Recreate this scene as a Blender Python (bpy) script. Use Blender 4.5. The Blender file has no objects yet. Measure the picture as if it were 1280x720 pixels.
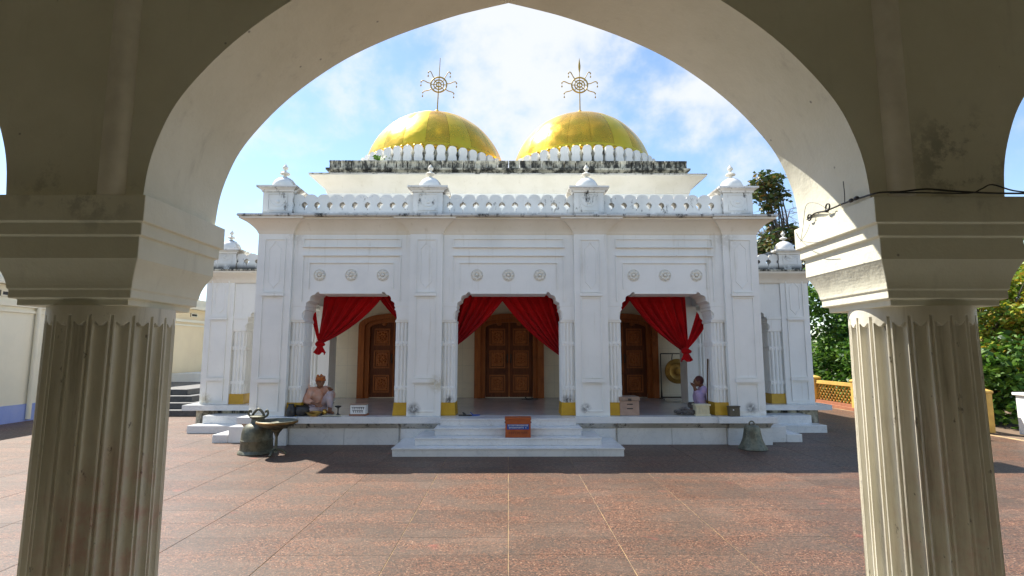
import bpy, math, random
import numpy as np
from mathutils import Vector, Matrix

random.seed(7)
rng = np.random.default_rng(7)
scene = bpy.context.scene
COL = scene.collection
R = math.radians
PI = math.pi

# ------------------------------------------------------------------ camera
cam_d = bpy.data.cameras.new('camera')
cam = bpy.data.objects.new('camera', cam_d)
COL.objects.link(cam)
cam.location = (0, 0, 1.7)
PITCH = math.atan(80 / 667)
cam.rotation_euler = (R(90) + PITCH, 0, R(-0.39))
cam_d.sensor_width = 36
cam_d.lens = 36 * 667 / 1280
cam_d.clip_start = 0.05
cam_d.clip_end = 2000
scene.camera = cam

# ------------------------------------------------------------------ light
SUN_TO = Vector((-0.56, 0.47, 1.0)).normalized()      # towards the sun
ELEV = math.asin(SUN_TO.z)
AZ = math.atan2(SUN_TO.x, SUN_TO.y)
sun_d = bpy.data.lights.new('sun', 'SUN')
sun_d.energy = 4.8
sun_d.angle = R(0.53)
sun_d.color = (1.0, 0.94, 0.84)
sun = bpy.data.objects.new('sun', sun_d)
COL.objects.link(sun)
sun.rotation_euler = SUN_TO.to_track_quat('Z', 'Y').to_euler()

world = bpy.data.worlds.new('World')
scene.world = world
world.use_nodes = True
wn = world.node_tree
wn.nodes.clear()


def wnode(t, **kw):
    n = wn.nodes.new(t)
    for k, v in kw.items():
        setattr(n, k, v)
    return n


w_out = wnode('ShaderNodeOutputWorld')
w_bg = wnode('ShaderNodeBackground')
w_bg.inputs['Strength'].default_value = 0.105
sky = wnode('ShaderNodeTexSky', sky_type='NISHITA', sun_disc=False, sun_elevation=ELEV,
            sun_rotation=AZ, air_density=1.0, dust_density=0.2, ozone_density=2.2)
tc = wnode('ShaderNodeTexCoord')
mp = wnode('ShaderNodeMapping')
mp.inputs['Scale'].default_value = (1.0, 1.0, 1.15)
mp.inputs['Location'].default_value = (7.7, 4.1, 1.9)
wn.links.new(tc.outputs['Generated'], mp.inputs['Vector'])
n1 = wnode('ShaderNodeTexNoise')
n1.inputs['Scale'].default_value = 3.0
n1.inputs['Detail'].default_value = 9
n1.inputs['Roughness'].default_value = 0.58
n1.inputs['Distortion'].default_value = 0.1
wn.links.new(mp.outputs[0], n1.inputs['Vector'])
# a bank of cumulus straight ahead plus broken cloud all round
dp = wnode('ShaderNodeVectorMath', operation='DOT_PRODUCT')
dp.inputs[1].default_value = Vector((0.04, 0.88, 0.46)).normalized()
wn.links.new(tc.outputs['Generated'], dp.inputs[0])
mr = wnode('ShaderNodeMapRange')
mr.inputs['From Min'].default_value = 0.885
mr.inputs['From Max'].default_value = 1.0
mr.inputs['To Min'].default_value = 0.0
mr.inputs['To Max'].default_value = 0.20
wn.links.new(dp.outputs['Value'], mr.inputs['Value'])
ad = wnode('ShaderNodeMath', operation='ADD')
wn.links.new(n1.outputs['Fac'], ad.inputs[0])
wn.links.new(mr.outputs[0], ad.inputs[1])
rp = wnode('ShaderNodeMapRange', interpolation_type='SMOOTHSTEP')
rp.inputs['From Min'].default_value = 0.55
rp.inputs['From Max'].default_value = 0.72
rp.inputs['To Min'].default_value = 0.0
rp.inputs['To Max'].default_value = 0.92
wn.links.new(ad.outputs[0], rp.inputs['Value'])
mx = wnode('ShaderNodeMix', data_type='RGBA')
mx.inputs['B'].default_value = (4.1, 4.2, 4.4, 1)
wn.links.new(rp.outputs[0], mx.inputs['Factor'])
wn.links.new(sky.outputs[0], mx.inputs['A'])
wn.links.new(mx.outputs['Result'], w_bg.inputs['Color'])
wn.links.new(w_bg.outputs[0], w_out.inputs[0])

vs = scene.view_settings
vs.view_transform = 'Standard'
vs.look = 'None'
vs.gamma = 1.0
vs.exposure = 1.2
vs.use_curve_mapping = False
scene.cycles.max_bounces = 8
scene.cycles.diffuse_bounces = 5
scene.cycles.use_denoising = True

# ================================================================== materials
MATS = {}


def new_mat(name):
    m = bpy.data.materials.new(name)
    m.use_nodes = True
    MATS[name] = m
    nt = m.node_tree
    b = nt.nodes['Principled BSDF']
    return m, nt, b


class NT:
    """small node helper"""
    def __init__(s, nt):
        s.nt = nt

    def n(s, t, ins=None, **kw):
        nd = s.nt.nodes.new(t)
        for k, v in kw.items():
            setattr(nd, k, v)
        for k, v in (ins or {}).items():
            if hasattr(v, 'is_output'):
                s.nt.links.new(v, nd.inputs[k])
            else:
                nd.inputs[k].default_value = v
        return nd

    def pos(s):
        return s.n('ShaderNodeNewGeometry').outputs['Position']

    def mapv(s, vec, scale=(1, 1, 1), loc=(0, 0, 0)):
        return s.n('ShaderNodeMapping', {'Vector': vec, 'Scale': scale, 'Location': loc}).outputs[0]

    def noise(s, vec, scale, detail=4, rough=0.55, dist=0.0):
        return s.n('ShaderNodeTexNoise', {'Vector': vec, 'Scale': scale, 'Detail': detail, 'Roughness': rough,
                                          'Distortion': dist}).outputs['Fac']

    def rng(s, v, a, b, c=0.0, d=1.0, smooth=True):
        return s.n('ShaderNodeMapRange', {'Value': v, 'From Min': a, 'From Max': b, 'To Min': c, 'To Max': d},
                   interpolation_type='SMOOTHSTEP' if smooth else 'LINEAR').outputs[0]

    def mix(s, f, a, b):
        return s.n('ShaderNodeMix', {'Factor': f, 'A': a, 'B': b}, data_type='RGBA').outputs['Result']

    def math(s, op, a, b=0.0, clamp=False):
        nd = s.n('ShaderNodeMath', {0: a, 1: b}, operation=op)
        nd.use_clamp = clamp
        return nd.outputs[0]

    def bump(s, h, strength, dist=0.02):
        return s.n('ShaderNodeBump', {'Height': h, 'Strength': strength, 'Distance': dist}).outputs[0]

    def blob(s, pos, c, r, soft=0.5):
        d = s.n('ShaderNodeVectorMath', {0: pos, 1: c}, operation='DISTANCE').outputs['Value']
        return s.rng(d, r * soft, r, 1.0, 0.0)


def c4(c):
    return (c[0], c[1], c[2], 1.0)


def simple(name, c1, c2=None, scale=8.0, rough=0.6, metal=0.0, bump=0.0, bscale=None, spec=None, detail=5, stretch=(1, 1, 1)):
    m, nt, b = new_mat(name)
    h = NT(nt)
    p = h.mapv(h.pos(), stretch)
    f = h.noise(p, scale, detail, 0.6)
    col = h.mix(h.rng(f, 0.3, 0.7), c4(c1), c4(c2 or c1))
    nt.links.new(col, b.inputs['Base Color'])
    b.inputs['Roughness'].default_value = rough
    b.inputs['Metallic'].default_value = metal
    if spec is not None:
        b.inputs['Specular IOR Level'].default_value = spec
    if bump:
        nt.links.new(h.bump(h.noise(p, bscale or scale * 4, 4), bump, 0.01), b.inputs['Normal'])
    return m


def mat_plaster(name, base, tint, mold=0.0, mold_z=None, streak=0.25, bump=0.12, smudge=True, edge=0.0, spots=()):
    """painted masonry: faint blotches, rain streaks, optional black algae"""
    m, nt, b = new_mat(name)
    h = NT(nt)
    p = h.pos()
    big = h.noise(p, 1.3, 5, 0.6)
    col = h.mix(h.rng(big, 0.35, 0.75), c4(base), c4(tint))
    st = h.noise(h.mapv(p, (9, 9, 0.7)), 1.0, 5, 0.65)
    sf = h.math('MULTIPLY', h.rng(st, 0.56, 0.8), streak)
    col = h.mix(sf, col, c4([base[0] * .62, base[1] * .58, base[2] * .48]))
    if smudge:
        sm = h.noise(p, 5.5, 6, 0.7)
        col = h.mix(h.math('MULTIPLY', h.rng(sm, 0.66, 0.80), 0.55), col, (0.30, 0.28, 0.22, 1))
    for c, r, k, cc in spots:
        f = h.math('MULTIPLY', h.blob(p, c, r, 0.15), h.rng(h.noise(p, 14, 5, 0.7), 0.32, 0.58))
        col = h.mix(h.math('MULTIPLY', f, k), col, c4(cc))
    if mold:
        mn = h.noise(h.mapv(p, (1, 1, 0.45)), 5.0, 8, 0.74)
        v = h.rng(mn, 0.60 - mold * 0.22, 0.70 - mold * 0.12)
        if mold_z:
            sep = h.n('ShaderNodeSeparateXYZ', {0: p}).outputs[2]
            for zi, (a, bb) in enumerate(mold_z):
                g = h.rng(sep, a, bb, 1.0, 0.0)
                g = h.math('MULTIPLY', g, h.rng(mn, 0.36, 0.52))
                v = h.math('MAXIMUM', v, g)
        col = h.mix(v, col, (0.035, 0.035, 0.03, 1))
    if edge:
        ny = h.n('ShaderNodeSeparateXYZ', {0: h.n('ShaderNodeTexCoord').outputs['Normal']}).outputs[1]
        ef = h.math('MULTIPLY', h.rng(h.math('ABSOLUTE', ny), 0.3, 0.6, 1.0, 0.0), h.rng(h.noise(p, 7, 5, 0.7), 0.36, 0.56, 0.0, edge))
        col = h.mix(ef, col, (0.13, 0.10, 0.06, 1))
    nt.links.new(col, b.inputs['Base Color'])
    b.inputs['Roughness'].default_value = 0.72
    b.inputs['Specular IOR Level'].default_value = 0.3
    fine = h.noise(p, 60, 4, 0.6)
    med = h.noise(p, 7, 4, 0.6)
    hh = h.math('ADD', h.math('MULTIPLY', fine, 0.25), med)
    nt.links.new(h.bump(hh, bump, 0.012), b.inputs['Normal'])
    return m


mat_plaster('white_plaster', (0.83, 0.83, 0.79), (0.75, 0.755, 0.72), streak=0.6, spots=[
    ((-1.76, 10.1, 0.64), 0.17, 0.9, (0.10, 0.10, 0.10)), ((1.44, 10.1, 0.66), 0.13, 0.8, (0.10, 0.10, 0.10)),
    ((4.52, 10.1, 0.66), 0.15, 0.8, (0.08, 0.08, 0.08)), ((-1.33, 10.1, 1.12), 0.22, 0.6, (0.45, 0.37, 0.18)),
    ((-6.9, 12.4, 0.62), 0.22, 0.6, (0.35, 0.30, 0.18)), ((4.72, 10.1, 0.58), 0.18, 0.4, (0.35, 0.32, 0.25)),
    ((-1.12, 10.2, 0.80), 0.13, 0.9, (0.06, 0.06, 0.06)), ((1.12, 10.2, 0.80), 0.16, 0.9, (0.06, 0.06, 0.06)),
    ((-4.7, 10.1, 0.60), 0.2, 0.4, (0.35, 0.32, 0.25)), ((-4.1, 10.1, 3.95), 0.3, 0.35, (0.35, 0.32, 0.25)), ((4.2, 10.1, 3.9), 0.35, 0.35, (0.35, 0.32, 0.25))])
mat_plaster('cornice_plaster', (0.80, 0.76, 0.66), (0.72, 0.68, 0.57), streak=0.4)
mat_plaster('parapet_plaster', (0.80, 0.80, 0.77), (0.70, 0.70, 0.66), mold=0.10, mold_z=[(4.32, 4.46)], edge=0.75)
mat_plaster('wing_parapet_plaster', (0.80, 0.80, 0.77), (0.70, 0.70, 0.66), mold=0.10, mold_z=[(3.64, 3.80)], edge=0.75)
mat_plaster('lip_plaster', (0.62, 0.60, 0.55), (0.45, 0.44, 0.40), mold=0.45)
mat_plaster('black_plaster', (0.66, 0.63, 0.50), (0.40, 0.38, 0.30), mold=0.95)
mat_plaster('cream_plaster', (0.78, 0.66, 0.44), (0.72, 0.60, 0.40))
mat_plaster('pale_plaster', (0.78, 0.73, 0.58), (0.72, 0.68, 0.54))
mat_plaster('lavender_plaster', (0.28, 0.36, 0.70), (0.38, 0.44, 0.70))


def mat_gate():
    m, nt, b = new_mat('gate_plaster')
    h = NT(nt)
    p = h.pos()
    col = h.mix(h.rng(h.noise(p, 1.1, 6, 0.65), 0.32, 0.72), (0.77, 0.75, 0.61, 1), (0.66, 0.64, 0.50, 1))
    # hand-plastered blotches and damp patches above the capitals
    mn = h.noise(p, 6.0, 8, 0.72)
    for c, r, k in (((2.02, 2.30, 2.56), 0.34, 0.55), ((-1.95, 2.30, 2.42), 0.30, 0.35), ((-1.75, 2.28, 2.36), 0.2, 0.3)):
        f = h.math('MULTIPLY', h.blob(p, c, r, 0.2), h.rng(mn, 0.48, 0.60))
        col = h.mix(h.math('MULTIPLY', f, k), col, (0.10, 0.10, 0.085, 1))
    sp = h.n('ShaderNodeTexVoronoi', {'Vector': h.mapv(p, (1, 1, 1)), 'Scale': 5.5, 'Randomness': 1.0}).outputs['Distance']
    col = h.mix(h.rng(sp, 0.02, 0.05, 0.6, 0.0), col, (0.06, 0.055, 0.05, 1))
    st = h.noise(h.mapv(p, (7, 7, 0.8)), 1.3, 6, 0.7)
    col = h.mix(h.math('MULTIPLY', h.rng(st, 0.54, 0.8), 0.35), col, (0.34, 0.32, 0.25, 1))
    nt.links.new(col, b.inputs['Base Color'])
    b.inputs['Roughness'].default_value = 0.65
    hh = h.math('ADD', h.math('MULTIPLY', h.noise(p, 90, 3), 0.15), h.noise(p, 9, 5, 0.6))
    nt.links.new(h.bump(hh, 0.28, 0.02), b.inputs['Normal'])


mat_gate()


def mat_column():
    m, nt, b = new_mat('column_paint')
    h = NT(nt)
    p = h.pos()
    col = h.mix(h.rng(h.noise(h.mapv(p, (1, 1, .35)), 2.5, 6, 0.65), 0.3, 0.72), (0.74, 0.70, 0.58, 1), (0.54, 0.50, 0.38, 1))
    st = h.noise(h.mapv(p, (14, 14, 0.9)), 1.0, 7, 0.72)
    col = h.mix(h.math('MULTIPLY', h.rng(st, 0.50, 0.72), 0.65), col, (0.22, 0.19, 0.13, 1))
    ch = h.noise(h.mapv(p, (1.6, 1.6, .8)), 13, 6, 0.7)
    col = h.mix(h.math('MULTIPLY', h.rng(ch, 0.62, 0.70), 0.85), col, (0.12, 0.105, 0.08, 1))
    # red powder rubbed on the shafts
    rp_ = h.noise(p, 9, 6, 0.7)
    for c, r, k in (((-1.68, 2.45, 0.95), 0.50, 0.35), ((1.90, 2.30, 0.9), 0.40, 0.22), ((1.85, 2.3, 1.3), 0.3, 0.12)):
        f = h.math('MULTIPLY', h.blob(p, c, r, 0.1), h.rng(rp_, 0.42, 0.68))
        col = h.mix(h.math('MULTIPLY', f, k), col, (0.55, 0.09, 0.10, 1))
    nt.links.new(col, b.inputs['Base Color'])
    b.inputs['Roughness'].default_value = 0.5
    nt.links.new(h.bump(h.noise(p, 24, 5, 0.65), 0.22, 0.01), b.inputs['Normal'])


mat_column()


def mat_gold():
    m, nt, b = new_mat('gilded_metal')
    h = NT(nt)
    p = h.pos()
    col = h.mix(h.rng(h.noise(p, 1.4, 5, 0.6), 0.35, 0.7), (1.0, 0.60, 0.045, 1), (0.95, 0.66, 0.05, 1))
    dn = h.noise(h.mapv(p, (1, 1, 0.6)), 6, 6, 0.7)
    col = h.mix(h.math('MULTIPLY', h.rng(dn, 0.6, 0.75), 0.35), col, (0.50, 0.30, 0.03, 1))
    nt.links.new(col, b.inputs['Base Color'])
    b.inputs['Metallic'].default_value = 0.85
    oi = h.n('ShaderNodeObjectInfo').outputs['Random']
    hs = h.n('ShaderNodeHueSaturation', {'Color': col, 'Hue': h.rng(oi, 0, 1, 0.488, 0.508, False), 'Value': h.rng(oi, 0, 1, 0.93, 1.07, False)})
    nt.links.new(hs.outputs[0], b.inputs['Base Color'])
    ro_ = h.math('ADD', h.rng(h.noise(p, 2.2, 4), 0.3, 0.7, 0.16, 0.30), h.math('MULTIPLY', oi, 0.12))
    nt.links.new(ro_, b.inputs['Roughness'])
    nt.links.new(h.bump(h.noise(p, 2.4, 4, 0.5), 0.16, 0.08), b.inputs['Normal'])


mat_gold()
simple('gilded_seam', (0.75, 0.42, 0.03), (0.55, 0.30, 0.03), 8, 0.4, 0.8)
simple('finial_brass', (0.40, 0.29, 0.05), (0.26, 0.20, 0.05), 20, 0.6, 0.0)
simple('brass', (0.75, 0.48, 0.12), (0.60, 0.36, 0.08), 14, 0.28, 1.0)
simple('worn_brass', (0.30, 0.17, 0.05), (0.16, 0.10, 0.04), 9, 0.5, 0.6)
simple('gong_brass', (0.42, 0.25, 0.06), (0.26, 0.15, 0.04), 8, 0.45, 0.8)
simple('dark_iron', (0.03, 0.03, 0.03), (0.06, 0.055, 0.05), 20, 0.5, 0.3)
simple('cable_black', (0.012, 0.012, 0.012), (0.02, 0.02, 0.02), 20, 0.5)


def mat_bronze():
    m, nt, b = new_mat('old_bronze')
    h = NT(nt)
    p = h.pos()
    f = h.noise(p, 7, 7, 0.7)
    col = h.mix(h.rng(f, 0.38, 0.62), (0.085, 0.085, 0.06, 1), (0.17, 0.17, 0.12, 1))
    col = h.mix(h.rng(h.noise(p, 18, 5, .7), 0.58, 0.7), col, (0.24, 0.21, 0.13, 1))
    nt.links.new(col, b.inputs['Base Color'])
    b.inputs['Metallic'].default_value = 0.45
    b.inputs['Roughness'].default_value = 0.5
    nt.links.new(h.bump(f, 0.25, 0.02), b.inputs['Normal'])


mat_bronze()


def mat_wood(name, c1, c2, c3):
    m, nt, b = new_mat(name)
    h = NT(nt)
    p = h.pos()
    g = h.noise(h.mapv(p, (14, 14, 1.2)), 2.0, 6, 0.65, 0.6)
    col = h.mix(h.rng(g, 0.3, 0.7), c4(c1), c4(c2))
    col = h.mix(h.rng(h.noise(p, 3, 4), 0.55, 0.75), col, c4(c3))
    nt.links.new(col, b.inputs['Base Color'])
    b.inputs['Roughness'].default_value = 0.5
    b.inputs['Specular IOR Level'].default_value = 0.25
    nt.links.new(h.bump(g, 0.15, 0.01), b.inputs['Normal'])


mat_wood('door_wood', (0.17, 0.048, 0.014), (0.09, 0.024, 0.008), (0.07, 0.018, 0.006))
mat_wood('door_frame_wood', (0.36, 0.11, 0.025), (0.24, 0.066, 0.016), (0.17, 0.045, 0.012))
mat_wood('carved_wood', (0.40, 0.13, 0.035), (0.26, 0.075, 0.020), (0.34, 0.11, 0.03))
mat_wood('staff_wood', (0.10, 0.05, 0.02), (0.07, 0.03, 0.012), (0.05, 0.02, 0.01))
mat_wood('crate_wood', (0.34, 0.24, 0.18), (0.26, 0.18, 0.13), (0.30, 0.18, 0.12))
simple('carton_side', (0.40, 0.27, 0.20), (0.33, 0.22, 0.16), 9, 0.8)


def mat_cloth(name, c1, c2, sheen=0.3, scale=5, transl=0.0):
    m, nt, b = new_mat(name)
    h = NT(nt)
    p = h.pos()
    col = h.mix(h.rng(h.noise(p, scale, 4), 0.3, 0.7), c4(c1), c4(c2))
    nt.links.new(col, b.inputs['Base Color'])
    b.inputs['Roughness'].default_value = 0.8
    b.inputs['Sheen Weight'].default_value = sheen
    b.inputs['Specular IOR Level'].default_value = 0.2
    nt.links.new(h.bump(h.noise(p, 180, 2), 0.1, 0.003), b.inputs['Normal'])
    if transl:
        out = nt.nodes['Material Output']
        t = h.n('ShaderNodeBsdfTranslucent', {'Color': col})
        ms = h.n('ShaderNodeMixShader', {0: transl, 1: b.outputs[0], 2: t.outputs[0]})
        nt.links.new(ms.outputs[0], out.inputs[0])


mat_cloth('red_curtain', (0.62, 0.006, 0.010), (0.46, 0.004, 0.008), 0.1, 3, 0.3)
mat_cloth('orange_cloth', (0.50, 0.15, 0.02), (0.26, 0.06, 0.015), scale=22)
mat_cloth('peach_cloth', (0.58, 0.27, 0.16), (0.62, 0.40, 0.32), scale=9)
mat_cloth('white_cloth', (0.50, 0.36, 0.32), (0.46, 0.42, 0.48), scale=9)
mat_cloth('lavender_cloth', (0.42, 0.34, 0.58), (0.50, 0.36, 0.52), scale=11)
mat_cloth('maroon_cloth', (0.22, 0.03, 0.04), (0.30, 0.06, 0.05))
mat_cloth('dark_cloth', (0.022, 0.02, 0.02), (0.12, 0.105, 0.09), scale=38)
simple('skin', (0.24, 0.11, 0.055), (0.20, 0.09, 0.045), 12, 0.55)
simple('hair_maroon', (0.075, 0.018, 0.016), (0.12, 0.03, 0.02), 30, 0.6)
simple('hair_dark', (0.03, 0.022, 0.018), (0.05, 0.035, 0.03), 40, 0.6)
simple('ochre_paint', (0.55, 0.32, 0.015), (0.46, 0.26, 0.015), 6, 0.5, bump=0.1)
simple('fence_ochre', (0.66, 0.42, 0.09), (0.50, 0.30, 0.07), 4, 0.7, bump=0.15)
simple('brick_red', (0.35, 0.14, 0.07), (0.26, 0.10, 0.05), 8, 0.8)
simple('box_orange', (0.42, 0.10, 0.025), (0.34, 0.075, 0.02), 10, 0.5)
simple('box_dark', (0.07, 0.06, 0.035), (0.10, 0.08, 0.05), 14, 0.5)
simple('sign_blue', (0.012, 0.06, 0.30), (0.012, 0.075, 0.34), 10, 0.4)
simple('sign_white', (0.78, 0.78, 0.76), (0.70, 0.70, 0.68), 10, 0.5)
simple('ink_black', (0.02, 0.02, 0.02), (0.03, 0.03, 0.03), 10, 0.6)
simple('pavilion_floor', (0.20, 0.19, 0.17), (0.15, 0.145, 0.13), 5, 0.6)
simple('pipe_cream', (0.78, 0.74, 0.63), (0.66, 0.62, 0.52), 6, 0.5)
simple('cream_paint', (0.68, 0.62, 0.42), (0.60, 0.54, 0.36), 14, 0.55)
simple('blue_sheet', (0.03, 0.10, 0.55), (0.03, 0.08, 0.42), 5, 0.45)
simple('dark_stone', (0.060, 0.062, 0.065), (0.11, 0.11, 0.11), 6, 0.55, bump=0.1)
simple('soil', (0.17, 0.115, 0.075), (0.12, 0.085, 0.055), 2, 0.95, bump=0.5)
simple('grout', (0.50, 0.35, 0.16), (0.16, 0.11, 0.08), 2.2, 0.8)
simple('bark', (0.055, 0.042, 0.032), (0.10, 0.085, 0.07), 9, 0.9, bump=0.4)
simple('twig_bark', (0.13, 0.11, 0.12), (0.17, 0.14, 0.14), 9, 0.9)


def mat_marble(name, base, tint, vein, rough=0.22, tiles=None):
    m, nt, b = new_mat(name)
    h = NT(nt)
    p = h.pos()
    col = h.mix(h.rng(h.noise(p, 1.8, 5, 0.6), 0.35, 0.7), c4(base), c4(tint))
    v = h.noise(p, 2.6, 8, 0.6, 1.6)
    vv = h.rng(h.math('ABSOLUTE', h.math('SUBTRACT', v, 0.5)), 0.0, 0.02, 0.28, 0.0)
    col = h.mix(vv, col, c4(vein))
    dirt = h.noise(h.mapv(p, (2, 2, 3)), 3.0, 6, 0.7)
    col = h.mix(h.math('MULTIPLY', h.rng(dirt, 0.58, 0.78), 0.5), col, (0.40, 0.35, 0.27, 1))
    if tiles:
        bt = h.n('ShaderNodeTexBrick', {'Vector': h.mapv(p, (1, 1, 1)) if tiles == 'xy' else
                                        h.n('ShaderNodeCombineXYZ', {0: h.n('ShaderNodeSeparateXYZ', {0: p}).outputs[0],
                                                                     1: h.n('ShaderNodeSeparateXYZ', {0: p}).outputs[2]}).outputs[0],
                                        'Scale': 1.0, 'Mortar Size': 0.004, 'Brick Width': 0.6, 'Row Height': 0.6 if tiles == 'xy' else 0.45})
        bt.offset = 0.0
        col = h.mix(h.math('MULTIPLY', bt.outputs['Fac'], 0.5), col, (0.38, 0.35, 0.30, 1))
    nt.links.new(col, b.inputs['Base Color'])
    b.inputs['Roughness'].default_value = rough


mat_marble('marble', (0.74, 0.75, 0.74), (0.64, 0.66, 0.66), (0.42, 0.43, 0.44))
mat_marble('floor_marble', (0.50, 0.48, 0.46), (0.42, 0.41, 0.40), (0.30, 0.30, 0.30), 0.16, 'xy')
mat_marble('wall_tile', (0.68, 0.60, 0.45), (0.62, 0.55, 0.42), (0.56, 0.50, 0.38), 0.4, 'xz')


def mat_paving():
    m, nt, b = new_mat('granite_tile')
    h = NT(nt)
    p = h.pos()
    oi = h.n('ShaderNodeObjectInfo').outputs['Random']
    q = h.mapv(p, (1.0, 1.35, 1))
    vo = h.n('ShaderNodeTexVoronoi', {'Vector': q, 'Scale': 95.0, 'Randomness': 1.0})
    cr = h.n('ShaderNodeSeparateColor', {0: vo.outputs['Color']}).outputs[0]
    ramp = h.n('ShaderNodeValToRGB', {'Fac': cr})
    e = ramp.color_ramp.elements
    e[0].position = 0.0; e[0].color = (0.025, 0.017, 0.013, 1)
    e[1].position = 1.0; e[1].color = (0.448, 0.291, 0.190, 1)
    for pos_, c in ((0.25, (0.056, 0.035, 0.024, 1)), (0.45, (0.118, 0.060, 0.038, 1)), (0.66, (0.168, 0.078, 0.047, 1)), (0.86, (0.224, 0.112, 0.067, 1)), (0.95, (0.224, 0.112, 0.067, 1))):
        x = e.new(pos_); x.color = c
    col = ramp.outputs[0]
    # coarse clouds of red and grey, a few red blotches
    cl = h.noise(h.mapv(p, (0.8, 1.6, 1)), 1.6, 6, 0.65)
    col = h.mix(h.rng(cl, 0.36, 0.62, 0.0, 0.55), col, (0.078, 0.066, 0.052, 1))
    md = h.noise(h.mapv(p, (1.0, 1.5, 1)), 17, 8, 0.8)
    col = h.mix(h.rng(md, 0.47, 0.66, 0.0, 0.75), col, (0.050, 0.037, 0.027, 1))
    col = h.mix(h.rng(md, 0.30, 0.44, 0.5, 0.0), col, (0.269, 0.131, 0.080, 1))
    bl = h.noise(h.mapv(p, (1, 1.3, 1), (3.1, 1.7, 0)), 2.3, 3, 0.5)
    col = h.mix(h.rng(bl, 0.66, 0.76, 0.0, 0.38), col, (0.302, 0.073, 0.050, 1))
    du = h.noise(h.mapv(p, (0.5, 0.9, 1), (2, 5, 0)), 0.9, 5, 0.6)
    col = h.mix(h.rng(du, 0.52, 0.74, 0.0, 0.4), col, (0.20, 0.145, 0.11, 1))
    hv = h.n('ShaderNodeHueSaturation', {'Color': col, 'Saturation': 1.0, 'Value': h.rng(oi, 0, 1, 0.86, 1.12, False)})
    nt.links.new(hv.outputs[0], b.inputs['Base Color'])
    nt.links.new(h.rng(md, 0.3, 0.7, 0.38, 0.62), b.inputs['Roughness'])
    b.inputs['Specular IOR Level'].default_value = 0.35
    nt.links.new(h.bump(h.math('ADD', md, h.math('MULTIPLY', cr, 0.3)), 0.12, 0.01), b.inputs['Normal'])


mat_paving()


def mat_leaf(name, cols, transl=0.35):
    m, nt, b = new_mat(name)
    h = NT(nt)
    r = h.n('ShaderNodeNewGeometry').outputs['Random Per Island']
    ramp = h.n('ShaderNodeValToRGB', {'Fac': r})
    e = ramp.color_ramp.elements
    e[0].color = c4(cols[0]); e[1].color = c4(cols[-1])
    for i, c in enumerate(cols[1:-1]):
        x = e.new((i + 1) / (len(cols) - 1)); x.color = c4(c)
    nt.links.new(ramp.outputs[0], b.inputs['Base Color'])
    b.inputs['Roughness'].default_value = 0.5
    out = nt.nodes['Material Output']
    t = h.n('ShaderNodeBsdfTranslucent', {'Color': ramp.outputs[0]})
    ms = h.n('ShaderNodeMixShader', {0: transl, 1: b.outputs[0], 2: t.outputs[0]})
    nt.links.new(ms.outputs[0], out.inputs[0])


mat_leaf('leaf_green', [(0.025, 0.07, 0.010), (0.055, 0.15, 0.015), (0.13, 0.24, 0.025), (0.04, 0.11, 0.012)])
mat_leaf('leaf_bright', [(0.07, 0.16, 0.015), (0.18, 0.30, 0.025), (0.36, 0.36, 0.03), (0.38, 0.20, 0.02)])
mat_leaf('leaf_olive', [(0.03, 0.06, 0.015), (0.07, 0.11, 0.025), (0.20, 0.12, 0.03)])

# ================================================================== geometry helpers
WL = {}          # world location of every object


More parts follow.
